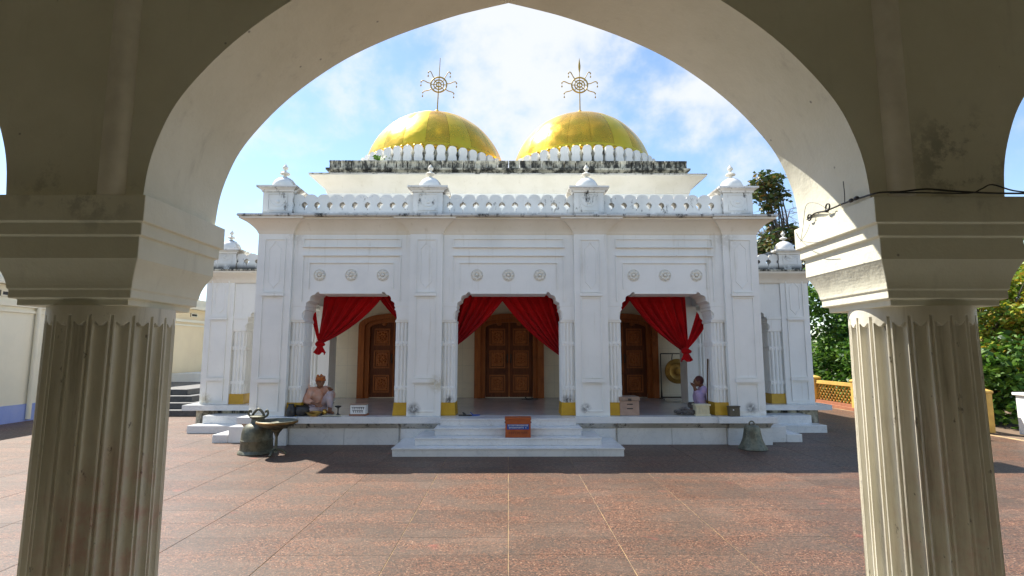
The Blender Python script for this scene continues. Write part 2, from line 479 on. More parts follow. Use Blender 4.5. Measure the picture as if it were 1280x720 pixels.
class MB:
    """collects faces, then becomes ONE mesh object"""
    def __init__(s):
        s.v = []
        s.f = []

    def add(s, verts, faces):
        o = len(s.v)
        s.v.extend([tuple(p) for p in verts])
        s.f.extend([tuple(i + o for i in f) for f in faces])
        return s

    def box(s, x0, x1, y0, y1, z0, z1):
        v = [(x0, y0, z0), (x1, y0, z0), (x1, y1, z0), (x0, y1, z0), (x0, y0, z1), (x1, y0, z1), (x1, y1, z1), (x0, y1, z1)]
        return s.add(v, [(0, 3, 2, 1), (4, 5, 6, 7), (0, 1, 5, 4), (1, 2, 6, 5), (2, 3, 7, 6), (3, 0, 4, 7)])

    def frustum(s, b, t, z0, z1):
        """b, t = (x0,x1,y0,y1) at bottom and top"""
        v = [(b[0], b[2], z0), (b[1], b[2], z0), (b[1], b[3], z0), (b[0], b[3], z0),
             (t[0], t[2], z1), (t[1], t[2], z1), (t[1], t[3], z1), (t[0], t[3], z1)]
        return s.add(v, [(0, 3, 2, 1), (4, 5, 6, 7), (0, 1, 5, 4), (1, 2, 6, 5), (2, 3, 7, 6), (3, 0, 4, 7)])

    def sqlathe(s, cx, cy, prof):
        """square-plan moulding: prof = [(half_x, half_y, z), ...] bottom to top"""
        vs_, fs = [], []
        for hx, hy, z in prof:
            vs_ += [(cx - hx, cy - hy, z), (cx + hx, cy - hy, z), (cx + hx, cy + hy, z), (cx - hx, cy + hy, z)]
        n = len(prof)
        for i in range(n - 1):
            for k in range(4):
                a, b_ = i * 4 + k, i * 4 + (k + 1) % 4
                fs.append((a, b_, b_ + 4, a + 4))
        fs.append((3, 2, 1, 0))
        fs.append(tuple((n - 1) * 4 + k for k in range(4)))
        return s.add(vs_, fs)

    def lathe(s, cx, cy, prof, n=24, cap=True):
        vs_, fs = [], []
        for r, z in prof:
            for k in range(n):
                a = 2 * PI * k / n
                vs_.append((cx + r * math.cos(a), cy + r * math.sin(a), z))
        m = len(prof)
        for i in range(m - 1):
            for k in range(n):
                a, b_ = i * n + k, i * n + (k + 1) % n
                fs.append((a, b_, b_ + n, a + n))
        if cap:
            fs.append(tuple(reversed(range(n))))
            fs.append(tuple((m - 1) * n + k for k in range(n)))
        return s.add(vs_, fs)

    def tube(s, pts, rad, n=6, closed=False, cap=True):
        pts = [Vector(p) for p in pts]
        m = len(pts)
        rads = rad if isinstance(rad, (list, tuple)) else [rad] * m
        vs_, fs = [], []
        prev = None
        for i, p in enumerate(pts):
            if closed:
                t = pts[(i + 1) % m] - pts[i - 1]
            else:
                t = pts[min(i + 1, m - 1)] - pts[max(i - 1, 0)]
            t.normalize()
            if prev is None:
                up = Vector((0, 0, 1)) if abs(t.z) < 0.9 else Vector((1, 0, 0))
                u = t.cross(up).normalized()
            else:
                u = (prev - t * prev.dot(t)).normalized()
            prev = u
            w = t.cross(u)
            for k in range(n):
                a = 2 * PI * k / n
                vs_.append(p + (u * math.cos(a) + w * math.sin(a)) * rads[i])
        for i in range(m if closed else m - 1):
            j = (i + 1) % m
            for k in range(n):
                k2 = (k + 1) % n
                fs.append((i * n + k, i * n + k2, j * n + k2, j * n + k))
        if cap and not closed:
            fs.append(tuple(reversed(range(n))))
            fs.append(tuple((m - 1) * n + k for k in range(n)))
        return s.add(vs_, fs)

    def prism(s, poly, y0, y1):
        """poly = [(x,z)] counter-clockwise seen from -Y (front); extruded from y0 to y1"""
        n = len(poly)
        v = [(x, y0, z) for x, z in poly] + [(x, y1, z) for x, z in poly]
        f = [tuple(range(n)), tuple(reversed(range(n, 2 * n)))]
        for i in range(n):
            j = (i + 1) % n
            f.append((j, i, i + n, j + n))
        return s.add(v, f)

    def ring(s, x0, x1, z0, z1, w, y0, y1):
        """raised rectangular moulding on a wall facing -Y"""
        s.box(x0, x1, y0, y1, z0, z0 + w)
        s.box(x0, x1, y0, y1, z1 - w, z1)
        s.box(x0, x0 + w, y0, y1, z0 + w, z1 - w)
        s.box(x1 - w, x1, y0, y1, z0 + w, z1 - w)
        return s

    def ball(s, c, r, n=10, m=8, sc=(1, 1, 1)):
        vs_, fs = [(c[0], c[1], c[2] - r * sc[2])], []
        for i in range(1, m):
            ph = -PI / 2 + PI * i / m
            for k in range(n):
                a = 2 * PI * k / n
                vs_.append((c[0] + r * sc[0] * math.cos(ph) * math.cos(a), c[1] + r * sc[1] * math.cos(ph) * math.sin(a), c[2] + r * sc[2] * math.sin(ph)))
        vs_.append((c[0], c[1], c[2] + r * sc[2]))
        for k in range(n):
            k2 = (k + 1) % n
            fs.append((0, 1 + k2, 1 + k))
            for i in range(m - 2):
                a = 1 + i * n
                fs.append((a + k, a + k2, a + n + k2, a + n + k))
            fs.append((1 + (m - 2) * n + k, 1 + (m - 2) * n + k2, len(vs_) - 1))
        return s.add(vs_, fs)

    def caps(s, a, b, ra, rb):
        """tapered capsule for remeshed bodies"""
        a, b = Vector(a), Vector(b)
        d = (b - a)
        L = d.length
        d.normalize()
        pts, rr = [], []
        for k in range(5):
            q = PI / 2 * (1 - k / 4)
            pts.append(a - d * ra * math.sin(q)); rr.append(max(ra * math.cos(q), 0.002))
        for k in range(5):
            q = PI / 2 * k / 4
            pts.append(b + d * rb * math.sin(q)); rr.append(max(rb * math.cos(q), 0.002))
        return s.tube(pts, rr, 12)

    def xform(s, M):
        s.v = [tuple(M @ Vector(p)) for p in s.v]
        return s

    def build(s, name, mat, parent=None, smooth=False, angle=35, origin=None):
        me = bpy.data.meshes.new(name)
        arr = np.array(s.v, dtype=float)
        if origin is None:
            lo, hi = arr.min(0), arr.max(0)
            origin = Vector(((lo[0] + hi[0]) / 2, (lo[1] + hi[1]) / 2, lo[2]))
        origin = Vector(origin)
        arr = arr - np.array(origin)
        me.from_pydata(arr.tolist(), [], s.f)
        me.update()
        if smooth:
            me.polygons.foreach_set('use_smooth', [True] * len(me.polygons))
            if angle < 170:
                me.set_sharp_from_angle(angle=R(angle))
        if mat:
            me.materials.append(MATS[mat])
        o = bpy.data.objects.new(name, me)
        COL.objects.link(o)
        place(o, origin, parent)
        return o


def place(o, wloc, parent=None):
    WL[o.name] = Vector(wloc)
    if parent:
        o.parent = parent
        o.location = Vector(wloc) - WL[parent.name]
    else:
        o.location = wloc


def empty(name, loc, label, cat, group=None, parent=None):
    o = bpy.data.objects.new(name, None)
    COL.objects.link(o)
    o.empty_display_size = 0.2
    place(o, loc, parent)
    if label:
        tag(o, label, cat, group)
    return o


def tag(o, label, cat, group=None):
    o['label'] = label
    o['category'] = cat
    if group:
        o['group'] = group
    return o


def dup(o, wloc, parent=None, rz=0.0, scale=None):
    c = o.copy()
    COL.objects.link(c)
    c.parent = None
    place(c, wloc, parent)
    c.rotation_euler = (0, 0, rz)
    if scale:
        c.scale = scale
    return c


def bevel(o, w=0.006, seg=2):
    m = o.modifiers.new('bevel', 'BEVEL')
    m.width = w
    m.segments = seg
    m.limit_method = 'ANGLE'
    m.angle_limit = R(40)
    return o


def sweep(path, prof, closed=False):
    """profile [(out,z)] swept along a plan polyline with mitred corners; out is to the right of travel"""
    n = len(path)
    vs_, fs = [], []
    for i, p in enumerate(path):
        p = Vector((p[0], p[1]))
        if i == 0:
            d1 = d2 = (Vector(path[1]) - p).normalized()
        elif i == n - 1:
            d1 = d2 = (p - Vector(path[i - 1])).normalized()
        else:
            d1 = (p - Vector(path[i - 1])).normalized()
            d2 = (Vector(path[i + 1]) - p).normalized()
        n1_, n2_ = Vector((d1.y, -d1.x)), Vector((d2.y, -d2.x))
        mt = (n1_ + n2_)
        mt = mt / max(mt.dot(n1_), 0.2)
        for o_, z in prof:
            q = p + mt * o_
            vs_.append((q.x, q.y, z))
    m = len(prof)
    for i in range(n - 1):
        for k in range(m - 1):
            fs.append((i * m + k, i * m + k + 1, (i + 1) * m + k + 1, (i + 1) * m + k))
    fs.append(tuple(reversed(range(m))))
    fs.append(tuple((n - 1) * m + k for k in range(m)))
    return MB().add(vs_, fs)


# ================================================================== ground
g = MB()
g.add([(-400, -60, -0.03), (400, -60, -0.03), (400, 900, -0.03), (-400, 900, -0.03)], [(0, 1, 2, 3)])
ground = g.build('ground', 'soil', origin=(0, 0, -0.03))
ground['kind'] = 'structure'
ground['label'] = 'bare brown earth ground beyond the paved court'

plaza = MB().add([(-14, -8, -0.004), (10.05, -8, -0.004), (10.05, 24, -0.004), (-14, 24, -0.004)], [(0, 1, 2, 3)]).build('paving', 'grout', origin=(0, 10, -0.012))
plaza['kind'] = 'structure'
plaza['label'] = 'reddish brown speckled stone paving of the temple court'

TW, TD, GAP = 0.99, 0.43, 0.006


def tile_mb():
    t = MB()
    a, b_ = (TW - GAP) / 2, (TD - 0.002) / 2
    e = 0.001
    t.add([(-a, -b_, -0.012), (a, -b_, -0.012), (a, b_, -0.012), (-a, b_, -0.012),
           (-a, -b_, -e), (a, -b_, -e), (a, b_, -e), (-a, b_, -e),
           (-a + e, -b_ + e, 0), (a - e, -b_ + e, 0), (a - e, b_ - e, 0), (-a + e, b_ - e, 0)],
          [(0, 1, 5, 4), (1, 2, 6, 5), (2, 3, 7, 6), (3, 0, 4, 7), (4, 5, 9, 8), (5, 6, 10, 9), (6, 7, 11, 10), (7, 4, 8, 11), (8, 9, 10, 11)])
    return t


tile0 = None
rest = MB()
cells = []
for j in range(-18, 48):
    y = 4.74 + (j + 0.5) * TD
    for i in range(-14, 10):
        x = (i + 0.5) * TW
        if y > 24 or x < -14 or x > 10.0:
            continue
        if abs(x) < 4.1 and y > 10.6:
            continue
        cells.append((x, y))
seen = sorted([c for c in cells if c[1] > 4.1 and abs(c[0]) < c[1] * 1.02 + 0.3], key=lambda c: c[0] ** 2 + c[1] ** 2)
near = set(seen[:290])
for (x, y) in cells:
    dz = random.uniform(-0.0004, 0.0004)
    if (x, y) in near:
        if tile0 is None:
            tile0 = tile_mb().build('tile', 'granite_tile', origin=(0, 0, 0))
            place(tile0, (x, y, dz), plaza)
        else:
            dup(tile0, (x, y, dz), plaza)
    else:
        rest.add([(a + x, b_ + y, c_ + dz) for a, b_, c_ in tile_mb().v], tile_mb().f)
r_ = rest.build('far_tiles', 'granite_tile', plaza)
r_['kind'] = 'stuff'

# ================================================================== foreground pavilion
AP = [(1.614, 2.36), (1.597, 2.53), (1.56, 2.67), (1.50, 2.81), (1.402, 2.95), (1.262, 3.105), (1.086, 3.255), (0.884, 3.39), (0.63, 3.513), (0.34, 3.62), (0.17, 3.669), (0.0, 3.712)]


def catmull(pts, n=4):
    out = []
    P = [Vector(p) for p in pts]
    for i in range(len(P) - 1):
        p0 = P[i - 1] if i else P[0] * 2 - P[1]
        p1, p2 = P[i], P[i + 1]
        p3 = P[i + 2] if i + 2 < len(P) else P[-1] * 2 - P[-2]
        for k in range(n):
            t = k / n
            out.append(0.5 * ((2 * p1) + (-p0 + p2) * t + (2 * p0 - 5 * p1 + 4 * p2 - p3) * t * t + (-p0 + 3 * p1 - 3 * p2 + p3) * t ** 3))
    out.append(P[-1])
    return [(p.x, p.y) for p in out]


HALF = catmull(AP, 4)
ARCH = [(-x, z) for x, z in HALF] + [(x, z) for x, z in reversed(HALF[:-1])]
PITCHX = 3.825
YN, YF = 2.30, 2.88
ZT = 4.55
pav = empty('arched_pavilion', (0, 2.59, 0), 'shaded off-white arched pavilion on fluted columns framing the temple court', 'pavilion')


def arcade(y0, y1, name):
    w = MB()
    line = []
    for cx in (-PITCHX, 0, PITCHX):
        line.append([(cx + x, z) for x, z in ARCH])
    xs = [(-6.3, 2.36)]
    for k, l in enumerate(line):
        xs += l
    xs.append((6.3, 2.36))
    n = len(xs)
    v = []
    for x, z in xs:
        v += [(x, y0, z), (x, y1, z), (x, y0, ZT), (x, y1, ZT)]
    f = []
    for i in range(n - 1):
        a, b_ = i * 4, (i + 1) * 4
        f += [(a, b_, b_ + 2, a + 2), (b_ + 1, a + 1, a + 3, b_ + 3), (b_, a, a + 1, b_ + 1), (a + 2, b_ + 2, b_ + 3, a + 3)]
    f += [(0, 2, 3, 1), (n * 4 - 4, n * 4 - 3, n * 4 - 1, n * 4 - 2)]
    w.add(v, f)
    return w.build(name, 'gate_plaster', pav, smooth=True, angle=30)


front_wall = arcade(YN, YF, 'arcade_wall')
MB().box(-6.3, 6.3, -3.6, -3.3, 0.12, ZT).build('unseen_back_wall', 'gate_plaster', pav)  # added behind the camera, out of view, so the interior stays dark
for sx in (-1, 1):
    MB().box(sx * 6.45 - 0.148, sx * 6.45 + 0.148, -3.6, 2.88, 0.12, ZT).build('unseen_end_wall', 'gate_plaster', pav)  # likewise unseen, added to close the sides and darken the interior

# capitals: stepped square block with a hollow curved bell
cap_prof = []
for hw, z in ((0.245, 1.905), (0.245, 1.932), (0.268, 1.936), (0.268, 1.972)):
    cap_prof.append((hw, hw, z))
for k in range(9):
    t = k / 8
    hw = 0.274 + 0.036 * (1 - math.cos(t * PI / 2)) + 0.006 * t
    cap_prof.append((hw, hw, 1.976 + 0.125 * t))
for hw, z in ((0.318, 2.104), (0.318, 2.200), (0.334, 2.204), (0.334, 2.258), (0.350, 2.262), (0.350, 2.378)):
    cap_prof.append((hw, hw * 0.94, z))
cap_prof = [(a, b_ * (0.94 if z < 2.104 else 1.0), z) for a, b_, z in cap_prof]
YC = (YN + YF) / 2
cap0 = bevel(MB().sqlathe(1.95, YC, cap_prof).build('capital', 'gate_plaster', pav), 0.004, 2)
for x, y in ((-1.925, YC), (5.81, YC), (-5.81, YC)):
    dup(cap0, (x, y, 1.905), pav)


def shaft(cx, cy, r, z0, z1, N=20):
    per = 16
    n = N * per
    prof_u = [(-1 + 2 * k / per) for k in range(per)]
    zs = [z0, z0 + 0.10, z0 + 0.11, z0 + 0.4, z0 + 0.8, z0 + 1.2] + list(np.linspace(z1 - 0.16, z1 - 0.02, 29)) + [z1]
    vs_, fs = [], []
    for z in zs:
        for k in range(n):
            u = -1 + 2 * ((k % per) + 0.5) / per
            au = abs(u)
            a = 2 * PI * k / n
            d = 0.0
            if au < 0.66:
                q = au / 0.66
                end = z1 - 0.055 - 0.032 * math.sqrt(max(0, 1 - q * q))
                d = 0.026 * math.sqrt(max(0, 1 - q * q)) ** 0.8 * (1 if z < end else 0)
            elif au > 0.88:
                d = 0.009 * (1 if z < z1 - 0.042 else 0)
            if z < z0 + 0.105:
                d = 0
            rr = r * (1.0 + 0.03 * (z1 - z) / (z1 - z0)) - d
            vs_.append((cx + rr * math.cos(a), cy + rr * math.sin(a), z))
    m = len(zs)
    for i in range(m - 1):
        for k in range(n):
            k2 = (k + 1) % n
            fs.append((i * n + k, i * n + k2, (i + 1) * n + k2, (i + 1) * n + k))
    fs.append(tuple((m - 1) * n + k for k in range(n)))
    return MB().add(vs_, fs)


col0 = shaft(1.955, YC, 0.252, 0.12, 1.905).build('column', 'column_paint', pav, smooth=True, angle=50)
for x, y, rz in ((-1.905, YC, 0.3), (5.81, YC, 0), (-5.81, YC, 0)):
    dup(col0, (x, y, 0.12), pav, rz)

# half-round ribs rising from the capitals, floor and flat roof of the pavilion
for sx in (-1, 1):
    rb = MB()
    pts = []
    for k in range(13):
        a = -PI * k / 12
        pts.append((sx * 1.75 + 0.062 * math.cos(a), YN + 0.01 + 0.055 * math.sin(a)))
    poly = pts
    n = len(poly)
    v = [(x, y, 2.378) for x, y in poly] + [(x, y, ZT - .02) for x, y in poly]
    f = [(i, i + 1, i + 1 + n, i + n) for i in range(n - 1)]
    f += [tuple(reversed(range(n))), tuple(range(n, 2 * n))]
    rb.add(v, f).build('drainpipe', 'pipe_cream', pav, smooth=True, angle=60)
MB().box(-6.6, 6.6, -3.7, 3.02, ZT + 0.003, ZT + 0.25).build('roof_slab', 'gate_plaster', pav)
MB().box(-6.6, 6.6, -3.9, 3.15, 0.0, 0.118).build('floor', 'pavilion_floor', pav)

# cable draped over the right capital
cab = empty('electric_cable', (1.8, 2.25, 2.38), 'thin black cable with small rings strung along the right capital', 'cable')
yb = YC - 0.335
path = [(1.62, 2.86, 2.40), (1.603, 2.72, 2.42), (1.597, 2.60, 2.405), (1.592, 2.45, 2.40), (1.594, 2.33, 2.392), (1.615, 2.25, 2.390), (1.70, 2.245, 2.392), (1.82, 2.245, 2.405), (1.95, 2.245, 2.395), (2.12, 2.245, 2.387), (2.30, 2.25, 2.388)]
path2 = [(1.66, 2.245, 2.388), (1.80, 2.243, 2.388), (2.0, 2.243, 2.386), (2.06, 2.243, 2.405), (2.11, 2.243, 2.425), (2.20, 2.243, 2.398), (2.31, 2.25, 2.39)]


def smooth_path(pts, n=5):
    out = []
    P = [Vector(p) for p in pts]
    for i in range(len(P) - 1):
        p0 = P[i - 1] if i else P[0]
        p1, p2 = P[i], P[i + 1]
        p3 = P[i + 2] if i + 2 < len(P) else P[-1]
        for k in range(n):
            t = k / n
            out.append(0.5 * ((2 * p1) + (-p0 + p2) * t + (2 * p0 - 5 * p1 + 4 * p2 - p3) * t * t + (-p0 + 3 * p1 - 3 * p2 + p3) * t ** 3))
    out.append(P[-1])
    return out


MB().tube(smooth_path(path), 0.0042, 6).build('wire', 'cable_black', cab, smooth=True, angle=180)
MB().tube(smooth_path(path2), 0.0032, 6).build('wire', 'cable_black', cab, smooth=True, angle=180)
MB().tube(smooth_path([(1.592, 2.45, 2.40), (1.588, 2.44, 2.44), (1.580, 2.43, 2.50)]), 0.002, 5).build('wire', 'cable_black', cab)
thin = [(1.60, 2.86, 2.30), (1.585, 2.80, 2.37), (1.575, 2.74, 2.47), (1.58, 2.66, 2.46), (1.588, 2.6, 2.42)]
MB().tube(smooth_path(thin), 0.0013, 5).build('wire', 'cable_black', cab)
thin = [(1.60, 2.90, 2.36), (1.585, 2.84, 2.31), (1.578, 2.74, 2.27), (1.578, 2.62, 2.25)]
MB().tube(smooth_path(thin), 0.0013, 5).build('wire', 'cable_black', cab)
for c in ((1.592, 2.74, 2.405), (1.588, 2.57, 2.415), (2.30, 2.25, 2.395)):
    pts = [(c[0] - 0.004, c[1] + 0.016 * math.cos(a), c[2] + 0.016 * math.sin(a)) if c[0] < 2 else (c[0] + 0.016 * math.cos(a), c[1], c[2] + 0.016 * math.sin(a)) for a in [2 * PI * k / 14 for k in range(14)]]
    MB().tube(pts, 0.004, 6, closed=True).build('ring', 'cable_black', cab, smooth=True, angle=180)
for c in ((1.588, 2.585, 2.40), (1.588, 2.36, 2.397), (1.59, 2.40, 2.398)):
    MB().ball(c, 0.011, 8, 6, (0.8, 1.5, 0.9)).build('knot', 'cable_black', cab, smooth=True, angle=180)

# ================================================================== the temple
tem = empty('temple', (0, 14, 0), 'white temple with two golden domes, red curtained porch and carved doors', 'temple')
PY = 10.10          # front plane of the pilasters
WY = 10.16          # front plane of the frieze wall
FZ = 0.52           # platform level
W = 'white_plaster'

# --- platform
MB().box(-4.78, 4.78, 10.16, 21, 0, 0.398).build('plinth', 'marble', tem)
MB().box(-4.92, 4.92, 9.985, 10.25, 0.402, FZ).build('plinth_edge', 'marble', tem)
MB().box(-4.92, 4.92, 10.252, 20.5, 0.402, FZ - 0.002).build('porch_floor', 'floor_marble', tem)
for sx, xa, xb in ((-1, -4.93, -3.85), (1, 3.85, 4.93)):      # plinth edge breaks forward at the corners
    bevel(MB().box(xa, xb, 9.93, 9.982, 0.404, FZ + 0.001).build('plinth_edge', 'marble', tem), 0.004, 1)
for xc in (-4.47, -1.575, 1.575, 4.47):
    MB().box(xc - 0.40, xc + 0.40, 10.06, 10.157, 0, 0.30).build('plinth_pier', 'marble', tem)
    MB().frustum((xc - 0.38, xc + 0.38, 10.09, 10.157), (xc - 0.40, xc + 0.40, 9.99, 10.157), 0.303, 0.398).build('plinth_bracket', 'lip_plaster', tem)
for xa, xb in ((-4.05, -2.02), (2.02, 4.05)):
    for k in range(2):
        xm = xa + (xb - xa) * k / 2
        MB().box(xm + 0.004, xm + (xb - xa) / 2 - 0.004, 10.13, 10.157, 0, 0.298).build('marble_slab', 'marble', tem)
    MB().frustum((xa, xb, 10.12, 10.157), (xa, xb, 10.03, 10.157), 0.302, 0.397).build('plinth_moulding', 'lip_plaster', tem)
# --- front steps
steps = empty('steps', (0, 9.4, 0), None, None, parent=tem)
for hw, y0, z0, z1 in ((1.90, 8.99, 0.0, 0.135), (1.57, 9.23, 0.137, 0.262), (1.27, 9.47, 0.264, 0.390), (1.21, 9.72, 0.392, FZ + 0.001)):
    st = MB()
    st.box(-hw, hw, y0 + 0.012, 9.984 if z1 > 0.5 else 10.06, z0, z1 - 0.028)
    st.build('riser', 'marble', steps)
    bevel(MB().box(-hw - 0.012, hw + 0.012, y0, 9.983 if z1 > 0.5 else 10.05, z1 - 0.026, z1).build('tread', 'marble', steps), 0.004, 2)
# --- small side steps by the corners of the main platform
for sx in (-1, 1):
    for xa, xb, h in ((4.94, 5.28, 0.30), (5.28, 5.58, 0.15)):
        x0, x1 = (xa, xb) if sx > 0 else (-xb, -xa)
        bevel(MB().box(x0 + 0.002, x1 - 0.002, 10.35, 11.35, 0, h).build('side_step', 'marble', tem), 0.006, 1)

# --- pilasters
ZC0, ZC1 = 3.955, 4.29


def pilaster(xc, hw, y0, y1, z0, z1, parent, s=1.0, name='pilaster'):
    """s scales the panel levels for the lower side porches"""
    L = lambda z: FZ + (z - FZ) * s
    p = MB().box(xc - hw, xc + hw, y0, y1, z0, z1).build(name, W, parent)
    x0, x1 = xc - hw * 0.62, xc + hw * 0.62
    sub = p if parent is tem else parent
    for za, zb in ((2.83, 3.86), (1.22, 2.74), (0.60, 1.12)):
        MB().ring(x0, x1, L(za), L(zb), 0.020, y0 - 0.020, y0).build('panel_moulding', W, sub)
    MB().box(x0 - 0.012, x1 + 0.012, y0 - 0.045, y0 - 0.001, L(2.755), L(2.81)).build('panel_ledge', W, sub)
    MB().box(x0 - 0.012, x1 + 0.012, y0 - 0.045, y0 - 0.001, L(1.135), L(1.205)).build('panel_ledge', W, sub)
    a = hw * 0.33
    zb, zt = L(2.90), L(3.80)
    pts = [(xc, zb), (xc + a * .35, zb + .06), (xc + a, zb + .13), (xc + a, zt - .13), (xc + a * .35, zt - .06), (xc, zt), (xc - a * .35, zt - .06), (xc - a, zt - .13), (xc - a, zb + .13), (xc - a * .35, zb + .06)]
    MB().tube([(x, y0 - 0.001, z) for x, z in pts], 0.010, 6, closed=True).build('pointed_moulding', W, sub)
    return p


for xc, hw in ((-4.47, 0.33), (-1.575, 0.315), (1.575, 0.315), (4.47, 0.33)):
    pilaster(xc, hw, PY, PY + 0.63, FZ + 0.002, ZC0 + 0.1, tem)

# --- fluted piers with ochre bases, stepped capitals


def fluted(xa, xb, y0, y1, parent, zb=0.76, zs=2.255, zt=2.645, open_side=1, s=1.0):
    """clustered pier between xa..xb; ribs on the front and on both sides"""
    L = lambda z: FZ + (z - FZ) * s
    c = MB()
    g_ = 0.022
    c.box(xa + g_, xb - g_, y0 + g_, y1 - g_, FZ + 0.01, L(zs) + 0.01)
    nx = 3
    dx = (xb - xa - 2 * g_) / nx
    for k in range(nx):
        x = xa + g_ + dx * (k + 0.5)
        for yy in (y0 + g_, y1 - g_):
            c.tube([(x, yy, L(zb)), (x, yy, L(zs))], dx * 0.40, 8)
    ny = max(3, int((y1 - y0) / 0.085))
    dy = (y1 - y0 - 2 * g_) / ny
    for k in range(ny):
        y = y0 + g_ + dy * (k + 0.5)
        for xx in (xa + g_, xb - g_):
            c.tube([(xx, y, L(zb)), (xx, y, L(zs))], dy * 0.40, 8)
    o = c.build('column', W, parent, smooth=True, angle=40)
    sub = o if parent is tem else parent
    for z, h in ((0.985, 0.085), (1.81, 0.09)):
        bnd = MB()
        bnd.box(xa - 0.002, xb + 0.002, y0 - 0.002, y1 + 0.002, L(z), L(z + h))
        for k in range(3):
            x = xa + (xb - xa) * (k + 0.5) / 3
            bnd.ball((x, y0 - 0.003, L(z + h / 2)), 0.026, 8, 6, (1, 0.5, 1))
        bnd.build('column_band', W, sub)
    cp = MB()
    xm, ym = (xa + xb) / 2, (y0 + y1) / 2
    hx, hy = (xb - xa) / 2, (y1 - y0) / 2
    cp.sqlathe(xm, ym, [(hx + e, hy + e, L(z)) for e, z in ((0.0, zs), (0.012, zs + .01), (0.012, zs + .045), (-0.01, zs + .055), (-0.005, zs + .13), (0.012, zs + .24), (0.022, zs + .27), (0.022, zs + .30), (0.034, zs + .31), (0.034, zt))])
    cp.build('column_capital', W, sub)
    MB().frustum((xa - 0.022, xb + 0.022, y0 - 0.022, y1 + 0.022), (xa - 0.006, xb + 0.006, y0 - 0.006, y1 + 0.006), FZ + 0.003, L(zb)).build('column_base', 'ochre_paint', sub)
    return o


bays = ((-3.015, 2.25), (0.0, 2.52), (3.015, 2.25))
CW = 0.25
for xc, wd in bays:
    fluted(xc - wd / 2 + 0.004, xc - wd / 2 + CW, WY + 0.03, WY + 0.50, tem)
    fluted(xc + wd / 2 - CW, xc + wd / 2 - 0.004, WY + 0.03, WY + 0.50, tem)


def cusped(xc, half_spring, half_flat, zs, zt, nf=4):
    """right half of a multifoil arch from the springing up to the flat crown"""
    a, b_ = half_spring - half_flat, zt - zs
    base = [(half_spring - a * (1 - math.cos(t * PI / 2)) ** 0.9, zs + b_ * math.sin(t * PI / 2)) for t in [k / nf for k in range(nf + 1)]]
    pts = []
    for i in range(nf):
        p, q = Vector(base[i]), Vector(base[i + 1])
        d = q - p
        nrm = Vector((d.y, -d.x)).normalized()      # into the wall
        for k in range(6):
            t = k / 6
            pts.append(p + d * t + nrm * (0.26 * d.length * math.sin(t * PI)))
    pts.append(Vector(base[-1]))
    right = [(xc + p.x, p.y) for p in pts]
    left = [(xc - p.x, p.y) for p in reversed(pts)]
    return right, left


def arch_wall(xc, hw, y0, y1, zs, zt, hs, hf, ztop, parent, name='arch_wall'):
    rt, lf = cusped(xc, hs, hf, zs, zt)
    line = list(reversed(lf))[::-1]          # from left crown down is reversed below
    lf_up = list(reversed(lf))               # springing -> crown mirrored order
    seq = [(xc - hw, zs)] + [(2 * xc - x, z) for x, z in rt] + list(reversed(rt)) + [(xc + hw, zs)]
    v, f = [], []
    for x, z in seq:
        v += [(x, y0, z), (x, y1, z)]
    n = len(seq)
    tl = len(v)
    # build fans to the top edge: because the foils fold back, use ngons for front/back instead
    poly = seq + [(xc + hw, ztop), (xc - hw, ztop)]
    m = MB()
    m.prism(list(poly), y0, y1)
    o = m.build(name, W, parent)
    return o


for xc, wd in bays:
    hs = wd / 2 - CW - 0.0
    aw = arch_wall(xc, wd / 2 - 0.002, WY, WY + 0.55, 2.30, 2.83, hs, hs - 0.30, 4.10, tem)
    # lintel lip under the crown
    MB().box(xc - hs + 0.28, xc + hs - 0.28, WY - 0.012, WY + 0.53, 2.805, 2.834).build('lintel_edge', W, aw)
    m = MB()
    k = wd / 2 - 0.18
    m.ring(xc - k, xc + k, 3.70, 3.885, 0.022, WY - 0.024, WY - 0.001)
    m.box(xc - k, xc + k, WY - 0.050, WY - 0.026, 3.700, 3.722)
    m.box(xc - k, xc + k, WY - 0.042, WY - 0.001, 3.535, 3.560)
    m.box(xc - k, xc - k + 0.022, WY - 0.026, WY - 0.001, 2.66, 3.533)
    m.box(xc + k - 0.022, xc + k, WY - 0.026, WY - 0.001, 2.66, 3.533)
    k2 = k - 0.13
    m.box(xc - k2, xc + k2, WY - 0.026, WY - 0.001, 3.395, 3.412)
    m.box(xc - k2, xc - k2 + 0.016, WY - 0.022, WY - 0.001, 2.90, 3.393)
    m.box(xc + k2 - 0.016, xc + k2, WY - 0.022, WY - 0.001, 2.90, 3.393)
    m.build('frieze_moulding', W, aw)
# rosettes
ro = MB()
for k in range(8):
    a = 2 * PI * k / 8
    ro.ball((0.068 * math.cos(a), -0.006, 0.068 * math.sin(a)), 0.036, 8, 6, (1, 0.55, 1))
ro.ball((0, -0.016, 0), 0.034, 10, 6, (1, 0.8, 1))
ro.tube([(0.112 * math.cos(2 * PI * k / 20), -0.002, 0.112 * math.sin(2 * PI * k / 20)) for k in range(20)], 0.007, 5, closed=True)
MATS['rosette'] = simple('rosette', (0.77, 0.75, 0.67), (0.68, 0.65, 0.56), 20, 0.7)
ro0 = None
for xc, wd in bays:
    for k in (-1, 0, 1):
        loc = (xc + k * 0.605, WY - 0.003, 3.165)
        if ro0 is None:
            ro0 = ro.build('rosette', 'rosette', tem, smooth=True, angle=180, origin=(0, 0, 0))
            place(ro0, loc, tem)
        else:
            dup(ro0, loc, tem)

